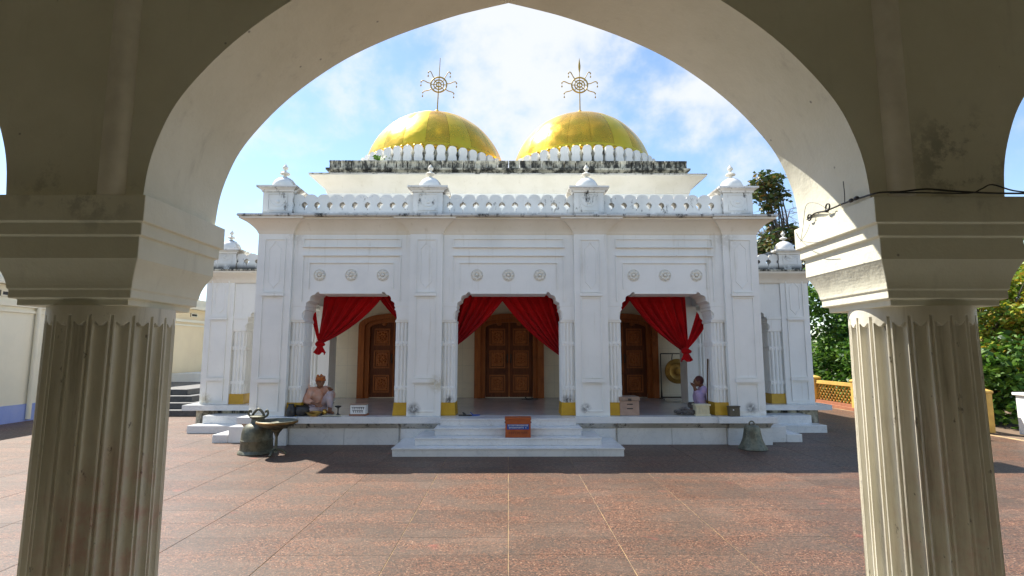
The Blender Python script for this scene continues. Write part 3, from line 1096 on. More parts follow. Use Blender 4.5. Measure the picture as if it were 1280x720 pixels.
# --- main cornice, swept with mitred breaks at the pilasters
cove = [(0.0, ZC0)]
for k in range(9):
    t = k / 8
    cove.append((0.015 + 0.235 * (1 - math.cos(t * PI / 2)), ZC0 + 0.02 + 0.225 * math.sin(t * PI / 2) * (0.35 + .65 * t)))
cove += [(0.27, 4.205), (0.27, 4.235), (-0.05, 4.235)]
pth = [(-4.8, 14.3), (-4.8, PY), (-4.14, PY), (-4.14, WY), (-1.89, WY), (-1.89, PY), (-1.26, PY), (-1.26, WY)]
pth = [(x, y) for x, y in pth]
full = pth + [(-x, y) for x, y in reversed(pth)]
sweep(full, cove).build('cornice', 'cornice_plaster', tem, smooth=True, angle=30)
sweep([(-4.8, 14.3), (-4.8, PY), (4.8, PY), (4.8, 14.3)], [(-0.02, 4.238), (0.285, 4.238), (0.30, 4.255), (0.29, 4.288), (-0.02, 4.292)]).build('cornice_lip', 'lip_plaster', tem)
MB().box(-4.79, 4.79, PY + 0.02, 14.2, 4.1, 4.28).build('porch_roof', W, tem)
MB().box(-4.78, 4.78, WY + 0.56, 14.1, 3.05, 3.10).build('porch_ceiling', W, tem)
# side walls of the porch above the side arches
for sx in (-1, 1):
    x0, x1 = (4.30, 4.795) if sx > 0 else (-4.795, -4.30)
    MB().box(x0, x1, PY + 0.632, 14.1, 2.75, 4.09).build('side_wall', W, tem)

# --- parapet with lobed balusters and domed posts


def baluster_mb(w, h, th):
    pr = [(0.40, 0.0), (0.42, 0.04), (0.47, 0.08), (0.498, 0.16), (0.498, 0.33), (0.465, 0.38), (0.455, 0.435)]
    pr += [(0.5 - 0.235 * math.cos(q), 0.56 + 0.122 * math.sin(q)) for q in [R(-78 + 156 * k / 10) for k in range(11)]]
    pr += [(0.485, 0.695), (0.498, 0.72), (0.498, 0.78), (0.47, 0.855), (0.40, 0.92), (0.28, 0.97), (0.12, 0.995)]
    poly = [(a * w, z * h) for a, z in pr] + [(-a * w, z * h) for a, z in reversed(pr)]
    return MB().prism(poly, -th / 2, th / 2)




def petal_mb(w, h, th):
    pr = [(0.36, 0.0), (0.43, 0.05), (0.49, 0.14), (0.50, 0.26), (0.47, 0.38), (0.41, 0.46), (0.40, 0.50), (0.42, 0.55), (0.48, 0.64), (0.50, 0.74), (0.48, 0.84), (0.41, 0.92), (0.28, 0.975), (0.12, 0.995)]
    return MB().prism([(a * w, z * h) for a, z in pr] + [(-a * w, z * h) for a, z in reversed(pr)], -th / 2, th / 2)


PBY = 10.34
BP = 0.2567
bal0 = None
brow = []
for k in range(11):
    brow.append(-5 * BP + k * BP)
for k in range(10):
    for sx in (-1, 1):
        brow.append(sx * (1.908 + k * 0.2467))
for x in brow:
    loc = (x, PBY, 4.285)
    if bal0 is None:
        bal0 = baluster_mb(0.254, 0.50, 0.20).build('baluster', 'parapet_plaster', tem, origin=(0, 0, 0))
        place(bal0, loc, tem)
    else:
        dup(bal0, loc, tem)
for sx in (-1, 1):       # the parapet returns along the sides
    for k in range(13):
        dup(bal0, (sx * 4.62, 10.95 + k * BP, 4.285), tem, R(90))
# low kerb behind the foot of the balusters
MB().box(-4.3, 4.3, PBY - 0.10, PBY + 0.10, 4.282, 4.325).build('parapet_kerb', 'lip_plaster', tem)


def post(xc, yc, z0, parent, hb=0.29, h=0.52, name='post', m='parapet_plaster', r=0.235, s=1.0):
    p = MB()
    p.box(xc - hb, xc + hb, yc - hb * 0.95, yc + hb * 0.95, z0, z0 + h)
    p.sqlathe(xc, yc, [(hb + e, hb * .95 + e, z0 + h + z) for e, z in ((0.0, 0.0), (0.02, 0.005), (0.03, 0.04), (0.085, 0.075), (0.10, 0.08), (0.10, 0.115), (0.06, 0.125), (0.0, 0.13))])
    p.ring(xc - hb * .66, xc + hb * .66, z0 + 0.16, z0 + h - 0.03, 0.014, yc - hb * .95 - 0.010, yc - hb * .95)
    for q in (-1, 1):
        p.tube([(xc + q * hb * .5 * math.cos(a), yc - hb * .95 - 0.002, z0 + 0.36 - hb * .42 * math.sin(a)) for a in [PI * k / 10 for k in range(6)]], 0.008, 5)
    p.ball((xc, yc - hb * .95, z0 + 0.33), 0.05, 8, 6, (1, .4, .7))
    po = p.build(name, m, parent)
    sub = po if parent is tem else parent
    zt = z0 + h + 0.128
    d = MB().lathe(xc, yc, [(r * 1.04, zt), (r * 1.04, zt + 0.02)] + [(r * math.cos(a), zt + 0.02 + r * 1.02 * math.sin(a)) for a in [PI / 2 * k / 9 for k in range(9)]] + [(0.05, zt + 0.02 + r * 1.02)], 28)
    d.build('post_dome', m, sub, smooth=True, angle=40)
    zf = zt + 0.015 + r * 1.0
    pr = [(0.05, 0), (0.05, 0.015), (0.03, 0.03), (0.035, 0.05), (0.10, 0.075), (0.105, 0.09), (0.09, 0.105), (0.035, 0.13), (0.022, 0.15), (0.025, 0.17), (0.055, 0.20), (0.06, 0.22), (0.045, 0.245), (0.012, 0.29), (0.004, 0.31)]
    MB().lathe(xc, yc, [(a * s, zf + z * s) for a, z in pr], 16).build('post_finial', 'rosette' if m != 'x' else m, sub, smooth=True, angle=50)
    return po


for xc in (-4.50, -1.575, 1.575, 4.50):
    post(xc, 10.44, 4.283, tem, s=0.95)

# --- attic storey, stained coping and the two gilded domes
AX, AY = 4.93, 14.12
MB().box(-AX, AX, AY, 20.0, FZ, 6.10).build('sanctum_wall', W, tem)
cv = [(0.0, 5.98)] + [(0.02 + 0.33 * (1 - math.cos(t * PI / 2)), 6.0 + 0.36 * t) for t in [k / 8 for k in range(9)]] + [(0.37, 6.37), (0.37, 6.40), (-0.1, 6.41)]
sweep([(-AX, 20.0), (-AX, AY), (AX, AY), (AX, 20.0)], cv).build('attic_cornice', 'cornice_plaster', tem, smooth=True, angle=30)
sweep([(-AX, 20.0), (-AX, AY), (AX, AY), (AX, 20.0)], [(-.1, 6.413), (0.37, 6.403), (0.385, 6.41), (0.38, 6.43), (-.1, 6.445)]).build('attic_cornice_lip', 'lip_plaster', tem)
sweep([(-AX + .04, 20.0), (-AX + .04, AY + .04), (AX - .04, AY + .04), (AX - .04, 20.0)], [(-0.3, 6.43), (0.0, 6.43), (0.0, 6.58), (0.05, 6.62), (0.09, 6.64), (0.09, 6.69), (0.03, 6.70), (-0.3, 6.70)]).build('attic_coping', 'black_plaster', tem)
MB().box(-AX + .1, AX - .1, AY + .06, 19.9, 6.2, 6.66).build('attic_roof', 'lip_plaster', tem)
blk = None
nb = 32
for k in range(nb):
    x = -AX + 0.16 + (2 * AX - 0.32) * k / (nb - 1)
    loc = (x, AY + 0.14, 6.702)
    if blk is None:
        blk = MB().sqlathe(0, 0, [(0.140, 0.09, 0), (0.140, 0.09, 0.16), (0.146, 0.10, 0.17), (0.146, 0.10, 0.225)]).build('coping_block', 'black_plaster', tem, origin=(0, 0, 0))
        place(blk, loc, tem)
    else:
        dup(blk, loc, tem)
for sx in (-1, 1):
    MB().box(sx * (AX - 0.06) - 0.09, sx * (AX - 0.06) + 0.09, AY + 0.26, 19.8, 6.702, 6.925).build('coping_side', 'black_plaster', tem)
DX, DY, DZ, DR = 2.37, 16.85, 7.12, 2.27


def dome(cx):
    do = empty('dome', (cx, DY, DZ), None, None, parent=tem)
    N, per = 20, 8
    rs = random.Random(int(cx * 10))

    def sheet(a0, a1, ths, nr, dr):
        v, f = [], []
        na = per + 1
        for th in ths:
            for k in range(na):
                u = -1 + 2 * k / per
                a = a0 + (a1 - a0) * k / per
                rr = DR * (1 + dr * (1 - u * u) * math.cos(th))
                v.append((cx + rr * math.cos(th) * math.cos(a), DY + rr * math.cos(th) * math.sin(a), DZ + rr * math.sin(th)))
        for i_ in range(len(ths) - 1):
            for k in range(per):
                f.append((i_ * na + k, i_ * na + k + 1, (i_ + 1) * na + k + 1, (i_ + 1) * na + k))
        return MB().add(v, f)
    for k in range(N):
        a0, a1 = 2 * PI * k / N, 2 * PI * (k + 1) / N
        gap = 0.0016
        sheet(a0 + gap, a1 - gap, list(np.linspace(0.235, 1.49, 20)), 20, rs.uniform(0.0015, 0.006)).build('gilded_sheet', 'gilded_metal', do, smooth=True, angle=180)
    inner = MB().lathe(cx, DY, [((DR - .012) * math.cos(t), DZ + (DR - .012) * math.sin(t)) for t in np.linspace(-.06, 1.5, 24)], 64)
    inner.build('seam', 'gilded_seam', do, smooth=True, angle=60)
    MB().lathe(cx, DY, [((DR + .012) * math.cos(t), DZ + (DR + .012) * math.sin(t)) for t in np.linspace(-.06, .238, 7)], 96, cap=False).build('dome_skirt', 'gilded_metal', do, smooth=True, angle=60)
    em = MB()
    for k in range(72):
        a = 2 * PI * k / 72
        rr = DR + 0.004
        for th in (0.10, 0.175):
            aa = a + (PI / 72 if th > 0.12 else 0)
            em.ball((cx + rr * math.cos(th) * math.cos(aa), DY + rr * math.cos(th) * math.sin(aa), DZ + rr * math.sin(th)), 0.075, 8, 6)
    eo = em.build('embossed_scales', 'gilded_seam', do, smooth=True, angle=180)
    eo['kind'] = 'stuff'
    dr = MB().lathe(cx, DY, [(2.34, 6.60), (2.34, 7.36), (2.31, 7.40), (2.0, 7.41)], 64)
    dr.build('dome_drum', 'black_plaster', do, smooth=True, angle=40)
    return do


def finial(cx, tilt, leaf):
    fo = empty('dome_finial', (cx, DY, DZ + DR), None, None, parent=tem)
    z0 = DZ + DR - 0.03
    M = Matrix.Translation((cx, DY, z0)) @ Matrix.Rotation(tilt, 4, 'Y')
    MB().lathe(0, 0, [(0.62, -0.085), (0.60, -0.06), (0.20, 0.0), (0.14, 0.03), (0.17, 0.07), (0.15, 0.13), (0.09, 0.17), (0.12, 0.20), (0.08, 0.25), (0.03, 0.30)], 24).xform(M).build('finial_foot', 'gilded_metal', fo, smooth=True, angle=40)
    zc = 1.18
    rod = MB().tube([(0, 0, 0.2), (0, 0, 2.12 if not leaf else 1.85)], [0.022, 0.010], 8)
    if leaf:
        rod.lathe(0, 0, [(0.012, 1.62), (0.035, 1.75), (0.042, 1.86), (0.025, 2.0), (0.003, 2.14)], 10)
    rod.xform(M).build('rod', 'finial_brass', fo, smooth=True, angle=60)
    wh = MB()
    for r, t in ((0.265, 0.026), (0.165, 0.020), (0.075, 0.024)):
        wh.tube([(r * math.cos(2 * PI * k / 32), 0, zc + r * math.sin(2 * PI * k / 32)) for k in range(32)], t, 6, closed=True)
    for k in range(8):
        a = 2 * PI * k / 8
        wh.tube([(0.075 * math.cos(a), 0, zc + 0.075 * math.sin(a)), (0.265 * math.cos(a), 0, zc + 0.265 * math.sin(a))], 0.014, 5)
    wh.xform(M).build('wheel', 'finial_brass', fo, smooth=True, angle=60)
    for a in (R(55), R(10), R(-32), R(125), R(170), R(212)):
        ca, sa = math.cos(a), math.sin(a)
        s_ = 1 if ca > 0 else -1
        p = [(0.265 * ca, 0, zc + 0.265 * sa), (0.36 * ca, 0, zc + 0.36 * sa - 0.01), (0.50 * ca, 0, zc + 0.50 * sa + 0.03), (0.545 * ca + s_ * 0.03, 0, zc + 0.53 * sa + 0.02), (0.545 * ca + s_ * 0.055, 0, zc + 0.53 * sa - 0.03)]
        am = MB().tube(smooth_path(p, 4), 0.016, 6)
        e = p[-1]
        am.tube([e, (e[0], 0, e[2] - 0.075)], 0.004, 5)
        am.lathe(e[0], 0, [(0.006, e[2] - 0.07), (0.028, e[2] - 0.115), (0.012, e[2] - 0.145)], 8)
        am.ball((e[0], 0, e[2] + 0.01), 0.026, 8, 6)
        am.xform(M).build('hook_arm', 'finial_brass', fo, smooth=True, angle=60)


pet0 = None
for cx, tl, lf in ((-DX, R(2.2), False), (DX, 0.0, True)):
    dome(cx)
    finial(cx, tl, lf)
    NP = 48
    for k in range(NP):
        a = 2 * PI * (k + 0.5) / NP
        rr = 2.40
        x, y = cx + rr * math.cos(a), DY + rr * math.sin(a)
        if abs(x - cx) > 2.44 or (cx < 0 and x > 0.0) or (cx > 0 and x < 0.0):
            continue
        if y > DY + 0.7:
            continue
        loc = (x, y, 6.99)
        if pet0 is None:
            pet0 = petal_mb(0.25, 0.50, 0.10).build('petal', W, tem, origin=(0, 0, 0))
            place(pet0, loc, tem)
            pet0.rotation_euler = (0, 0, a + PI / 2)
        else:
            dup(pet0, loc, tem, a + PI / 2)
# a weed on the coping
wd_ = MB()
for k in range(18):
    a = random.uniform(0, 2 * PI)
    l = random.uniform(0.12, 0.26)
    p0 = Vector((-3.55, AY + 0.14, 6.92))
    p1 = p0 + Vector((math.cos(a) * l, math.sin(a) * l * .5, l * random.uniform(.5, 1.0)))
    q = Vector((0.02, 0.0, 0.01))
    wd_.add([p0, p1 - q, p1 + q * 2, p1 + Vector((math.cos(a), 0, -.3)) * .06], [(0, 1, 3, 2)])
tag(wd_.build('weed', 'leaf_green'), 'small dark weed sprouting on the stained coping beside the left gold dome', 'plant')

# --- back wall of the porch and the three carved doors
MB().box(-4.92, 4.92, AY - 0.03, AY - 0.002, FZ + 0.005, 3.049).build('tiled_wall', 'wall_tile', tem)
MB().box(-4.90, 4.90, AY - 0.05, AY - 0.032, FZ + 0.004, FZ + 0.10).build('skirting', 'wall_tile', tem)


def seg_arch(xc, hw, zs, rise, n=14):
    return [(xc + hw * math.cos(PI * k / n), zs + rise * math.sin(PI * k / n)) for k in range(n + 1)]


def door(xc, label):
    d = empty('door', (xc, AY, FZ), None, None, parent=tem)
    d['label'] = label
    y = AY - 0.055
    for hw, ih, zs, rise, th, y0 in ((0.90, 0.74, 2.38, 0.32, 0, y - 0.16), (0.742, 0.62, 2.34, 0.26, 0, y - 0.08)):
        outer = seg_arch(xc, hw, zs, rise)
        inner = seg_arch(xc, ih, zs - 0.02, rise - 0.11)
        poly = [(xc + hw, FZ + .003)] + outer + [(xc - hw, FZ + .003), (xc - ih, FZ + .003)] + list(reversed(inner)) + [(xc + ih, FZ + .003)]
        # built as quads to avoid a concave ngon
        o_ = [(xc + hw, FZ + .003)] + outer + [(xc - hw, FZ + .003)]
        i_ = [(xc + ih, FZ + .003)] + inner + [(xc - ih, FZ + .003)]
        n = len(o_)
        v = [(a, y0, b_) for a, b_ in o_] + [(a, y0, b_) for a, b_ in i_] + [(a, AY, b_) for a, b_ in o_] + [(a, AY, b_) for a, b_ in i_]
        f = []
        for k in range(n - 1):
            f += [(k, k + n, k + n + 1, k + 1), (k, k + 1, k + 1 + 2 * n, k + 2 * n), (k + n, k + 3 * n, k + 1 + 3 * n, k + 1 + n)]
        fr = MB().add(v, f).build('door_frame', 'door_frame_wood', d)
    for s in (-1, 1):
        x0, x1 = (xc + 0.012, xc + 0.615) if s > 0 else (xc - 0.615, xc - 0.012)
        lf = MB().box(x0, x1, y + 0.0, y + 0.035, FZ + 0.02, 2.54).build('door_leaf', 'door_wood', d)
        for z0, z1 in ((0.66, 1.11), (1.28, 1.74), (1.87, 2.31)):
            xa, xb = (x0 + 0.09, x1 - 0.10) if s > 0 else (x0 + 0.10, x1 - 0.09)
            pn = MB()
            pn.ring(xa, xb, z0, z1, 0.03, y - 0.035, y - 0.001)
            pn.box(xa + 0.05, xb - 0.05, y - 0.012, y - 0.001, z0 + 0.05, z1 - 0.05)
            xm, zm = (xa + xb) / 2, (z0 + z1) / 2
            for q in range(8):
                a = 2 * PI * q / 8
                pn.ball((xm + 0.085 * math.cos(a), y - 0.014, zm + 0.085 * math.sin(a)), 0.045, 8, 5, (1, .8, 1))
            pn.ball((xm, y - 0.016, zm), 0.05, 10, 6, (1, .5, 1))
            for qx in (-1, 1):
                for qz in (-1, 1):
                    pn.ball((xm + qx * 0.125, y - 0.012, zm + qz * 0.14), 0.03, 8, 5, (1, .5, 1))
            pn.build('carved_panel', 'carved_wood', lf, smooth=True, angle=40)
        xm = (x0 + x1) / 2
        MB().ball((xm + s * -.05, y - 0.006, 2.44), 0.07, 12, 6, (1, .3, .8)).build('carved_boss', 'carved_wood', lf, smooth=True, angle=180)
        hx = xc + s * 0.045
        MB().tube([(hx, y - 0.005, 1.42), (hx, y - 0.045, 1.44), (hx, y - 0.05, 1.53), (hx, y - 0.045, 1.62), (hx, y - 0.005, 1.64)], 0.013, 8).build('door_handle', 'dark_iron', lf, smooth=True, angle=60)
    MB().box(xc - 0.02, xc + 0.02, y - 0.012, y - 0.001, FZ + 0.03, 2.53).build('meeting_stile', 'door_frame_wood', d)
    # tympanum above the leaves
    tp = seg_arch(xc, 0.615, 2.22, 0.27)
    MB().prism([(xc - 0.6, 2.1)] + [(xc + 0.6, 2.1)] + tp, y + 0.037, AY - 0.004).build('tympanum', 'door_wood', d)


door(-2.99, 'arched carved wooden door in the left bay behind the seated man')
door(0.02, 'central arched carved wooden double door above the front steps')
door(2.99, 'arched carved wooden door in the right bay behind the wooden box')

# --- side porches (wings): arcade front in the plane Y = 12.4
WS = 0.93


def wing(sx):
    wg = empty('side_porch', (sx * 5.6, 13.6, 0), None, None, parent=tem)
    wg['label'] = 'open side porch on the %s of the temple with its own steps and small dome' % ('left' if sx < 0 else 'right')
    wy = 12.40

    def X(a, b_):
        return (a, b_) if sx > 0 else (-b_, -a)
    x0, x1 = X(4.0, 7.25)
    MB().box(*X(4.93, 7.05), wy - 0.05, 15.9, 0, 0.398).build('plinth', 'black_plaster', wg)
    MB().box(*X(4.93, 7.28), wy - 0.22, 16.0, 0.402, FZ - 0.001).build('plinth_edge', 'marble', wg)
    for y0, h, a in ((11.52, 0.16, 6.75), (11.82, 0.33, 6.60)):
        bevel(MB().box(*X(4.95, a), y0, wy - 0.06 if h > 0.2 else 11.9, 0, h).build('step', 'marble', wg), 0.006, 1)
    # outer pilasters front and back, inner pier, fluted columns
    for yy in (wy, 15.1):
        a, b_ = X(6.38, 7.03)
        pilaster((a + b_) / 2, (b_ - a) / 2, yy, yy + 0.6, FZ + 0.002, 3.36, wg, 0.86)
        fluted(*X(6.07, 6.375), yy + 0.05, yy + 0.50, wg, s=0.95)
    MB().box(*X(4.13, 4.385), wy + 0.02, wy + 0.52, FZ + 0.003, 3.049).build('pier', W, wg)
    fluted(*X(4.39, 4.66), wy + 0.04, wy + 0.48, wg, s=1.0)
    a, b_ = X(4.80, 6.376)
    xm = (a + b_) / 2
    for yy in (wy, 15.1):
        rt, lf = cusped(xm, (b_ - a) / 2 - 0.31, (b_ - a) / 2 - 0.57, 2.20, 2.66)
        seq = [(a, 2.20)] + [(2 * xm - x, z) for x, z in rt] + list(reversed(rt)) + [(b_, 2.20)]
        MB().prism(seq + [(b_, 3.36), (a, 3.36)], yy + 0.03, yy + 0.53).build('arch_wall', W, wg)
    MB().box(*X(6.50, 7.02), wy + 0.605, 15.09, 2.62, 3.36).build('side_wall', W, wg)
    cvw = [(0.0, 3.30)] + [(0.015 + 0.19 * (1 - math.cos(t * PI / 2)), 3.32 + 0.20 * t) for t in [k / 6 for k in range(7)]] + [(0.21, 3.53), (0.21, 3.555), (-0.1, 3.56)]
    pt = [(7.03, 15.7), (7.03, wy), (4.81, wy)]
    pt = [(x * sx, y) for x, y in pt]
    if sx > 0:
        pt = list(reversed(pt))
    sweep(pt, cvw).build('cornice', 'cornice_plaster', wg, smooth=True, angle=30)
    sweep(pt, [(-0.05, 3.563), (0.215, 3.558), (0.225, 3.57), (0.22, 3.60), (-0.05, 3.612)]).build('cornice_lip', 'black_plaster', wg)
    MB().box(*X(4.81, 7.0), wy + 0.03, 15.7, 3.365, 3.60).build('roof', W, wg)
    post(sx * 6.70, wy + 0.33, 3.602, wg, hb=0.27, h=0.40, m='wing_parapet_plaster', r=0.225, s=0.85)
    for k in range(6):
        dup(bal0, (sx * (6.33 - 0.257 * k), wy + 0.22, 3.60), wg, 0, (1, 1, 0.84)).data = wing_bal
    for k in range(8):
        dup(bal0, (sx * 6.86, wy + 0.80 + 0.257 * k, 3.60), wg, R(90), (1, 1, 0.84)).data = wing_bal


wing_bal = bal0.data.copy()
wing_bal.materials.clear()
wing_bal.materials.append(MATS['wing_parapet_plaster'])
wing(-1)
wing(1)

# ================================================================== curtains


def curtain(label, x0, x1, gx, gz, yc=10.86, zt=2.88, sag=0.12, nf=7, gw=0.10, amp=0.035, knot=False, side=None, seed=0):
    """cloth hung from x0 (outer) to x1 (inner) and drawn to the gather point"""
    ct = empty('curtain', ((x0 + x1) / 2, yc, gz), label, 'curtain', 'red curtains hung in the porch arches')
    ns, nt_ = 84, 36
    rs = random.Random(seed)
    ph = [rs.uniform(0, 6.28) for _ in range(4)]
    v, f = [], []
    for j in range(nt_ + 1):
        t = j / nt_
        for i in range(ns + 1):
            s = i / ns
            T = Vector((x0 + (x1 - x0) * s, zt))
            G = Vector((gx + (s - 0.5) * gw * (1 if x1 > x0 else -1), gz + 0.03 * math.sin(s * 9 + ph[3]) * 0.3))
            # inner edges hang in a slack curve
            C = (T + G) / 2 + Vector((0.10 * (x1 - x0) * s, -sag * s))
            P = T * (1 - t) ** 2 + C * 2 * t * (1 - t) + G * t * t
            a = amp * (0.35 + 0.75 * math.sin(min(1, t * 1.15) * PI) + 0.25 * t)
            wv = math.sin(2 * PI * nf * s + ph[0] + 0.6 * math.sin(3 * s + ph[1])) + 0.45 * math.sin(2 * PI * nf * 1.9 * s + ph[2] + 1.5 * t) + 0.22 * math.sin(2 * PI * nf * 3.7 * s + ph[1] - 2.2 * t)
            v.append((P.x, yc + a * wv + 0.05 * t, P.y))
    for j in range(nt_):
        for i in range(ns):
            a = j * (ns + 1) + i
            f.append((a, a + 1, a + ns + 2, a + ns + 1))
    co = MB().add(v, f).build('cloth', 'red_curtain', ct, smooth=True, angle=180)
    so = co.modifiers.new('thick', 'SOLIDIFY')
    so.thickness = 0.004
    if knot:
        kn = MB()
        kn.ball((gx, yc + 0.03, gz - 0.02), 0.085, 14, 10, (1.1, 0.8, 0.8))
        kn.ball((gx + 0.06, yc + 0.01, gz - 0.03), 0.05, 10, 8, (1.2, 0.9, 0.8))
        kn.build('knot', 'red_curtain', ct, smooth=True, angle=180)
        tl = MB()
        v, f = [], []
        n1_, n2_ = 28, 8
        for j in range(n2_ + 1):
            t = j / n2_
            for i in range(n1_ + 1):
                a = 2 * PI * i / n1_
                rr = 0.05 + 0.055 * t
                wob = 1 + 0.28 * math.sin(5 * a + seed) * t
                v.append((gx + 0.01 + rr * wob * math.cos(a), yc + 0.03 + rr * 0.7 * wob * math.sin(a), gz - 0.05 - (0.16 + 0.03 * math.sin(3 * a)) * t))
        for j in range(n2_):
            for i in range(n1_):
                a = j * (n1_ + 1) + i
                f.append((a, a + 1, a + n1_ + 2, a + n1_ + 1))
        tl.add(v, f).build('tail', 'red_curtain', ct, smooth=True, angle=180)
    if side:
        # narrow flank of cloth drawn from the jamb to the knot
        v, f = [], []
        for j in range(21):
            t = j / 20
            for i in range(13):
                s = i / 12
                T = Vector((side[0] + (side[1] - side[0]) * s, side[2] + (side[3] - side[2]) * s))
                G = Vector((gx + (s - .5) * 0.05, gz))
                P = T * (1 - t) + G * t + Vector((0, -0.03 * math.sin(t * PI)))
                v.append((P.x, yc + 0.02 + 0.02 * math.sin(s * 14 + seed) * (1 - .5 * t), P.y))
        for j in range(20):
            for i in range(12):
                a = j * 13 + i
                f.append((a, a + 1, a + 14, a + 13))
        MB().add(v, f).build('flank', 'red_curtain', ct, smooth=True, angle=180)


curtain('red curtain tied in a knot above the seated man in the left arch', -3.76, -2.52, -3.82, 1.88, sag=0.16, nf=5, knot=True, side=(-4.02, -3.93, 2.45, 2.62), seed=3)
curtain('narrow red curtain drawn to the right jamb of the left arch', -1.95, -2.72, -1.98, 2.15, sag=0.02, yc=10.94, nf=4, amp=0.03, seed=5)
curtain('red curtain swept to the left side of the central arch', -1.10, -0.02, -1.16, 1.78, sag=0.10, nf=6, seed=8)
curtain('long red curtain swept to the right side of the central arch', 1.12, -0.22, 1.18, 1.58, sag=0.13, yc=10.93, nf=7, seed=11)
curtain('narrow red curtain drawn to the left jamb of the right arch', 1.95, 2.60, 1.96, 2.22, sag=0.0, yc=10.94, nf=4, amp=0.03, seed=15)
curtain('red curtain tied in a big knot above the person in the lavender shawl', 3.62, 2.40, 3.60, 1.74, sag=0.12, nf=6, gw=0.14, knot=True, side=(3.86, 4.02, 2.52, 2.22), seed=21)

# ================================================================== people


def remesh(o, vox=0.012, it=3):
    m = o.modifiers.new('skin', 'REMESH')
    m.mode = 'VOXEL'
    m.voxel_size = vox
    m.use_smooth_shade = True
    s_ = o.modifiers.new('soft', 'SMOOTH')
    s_.factor = 0.5
    s_.iterations = it
    return o


def hand(mb, w, d, curl, r=0.034):
    """palm and five fingers; w wrist, d pointing direction, curl = finger bend direction"""
    w, d, cu = Vector(w), Vector(d).normalized(), Vector(curl).normalized()
    side = d.cross(cu).normalized()
    mb.caps(w, w + d * 0.07, r * 0.72, r * 0.85)
    mb.caps(w + d * 0.05 + side * 0.018, w + d * 0.085 + side * 0.024, 0.022, 0.02)
    mb.caps(w + d * 0.05 - side * 0.018, w + d * 0.085 - side * 0.024, 0.022, 0.02)
    for k, L_ in enumerate((0.058, 0.070, 0.064, 0.048)):
        b0 = w + d * 0.088 + side * (0.033 - 0.022 * k)
        b1 = b0 + d * L_ * 0.6 + cu * 0.008
        mb.caps(b0, b1, 0.010, 0.009)
        mb.caps(b1, b1 + (d * 0.6 + cu * 0.8).normalized() * L_ * 0.5, 0.009, 0.008)
    t0 = w + d * 0.03 + side * 0.03
    t1 = t0 + (d * 0.7 + side * 0.8).normalized() * 0.045
    mb.caps(t0, t1, 0.012, 0.011)
    mb.caps(t1, t1 + (d + side * 0.2 + cu * .3).normalized() * 0.03, 0.010, 0.009)


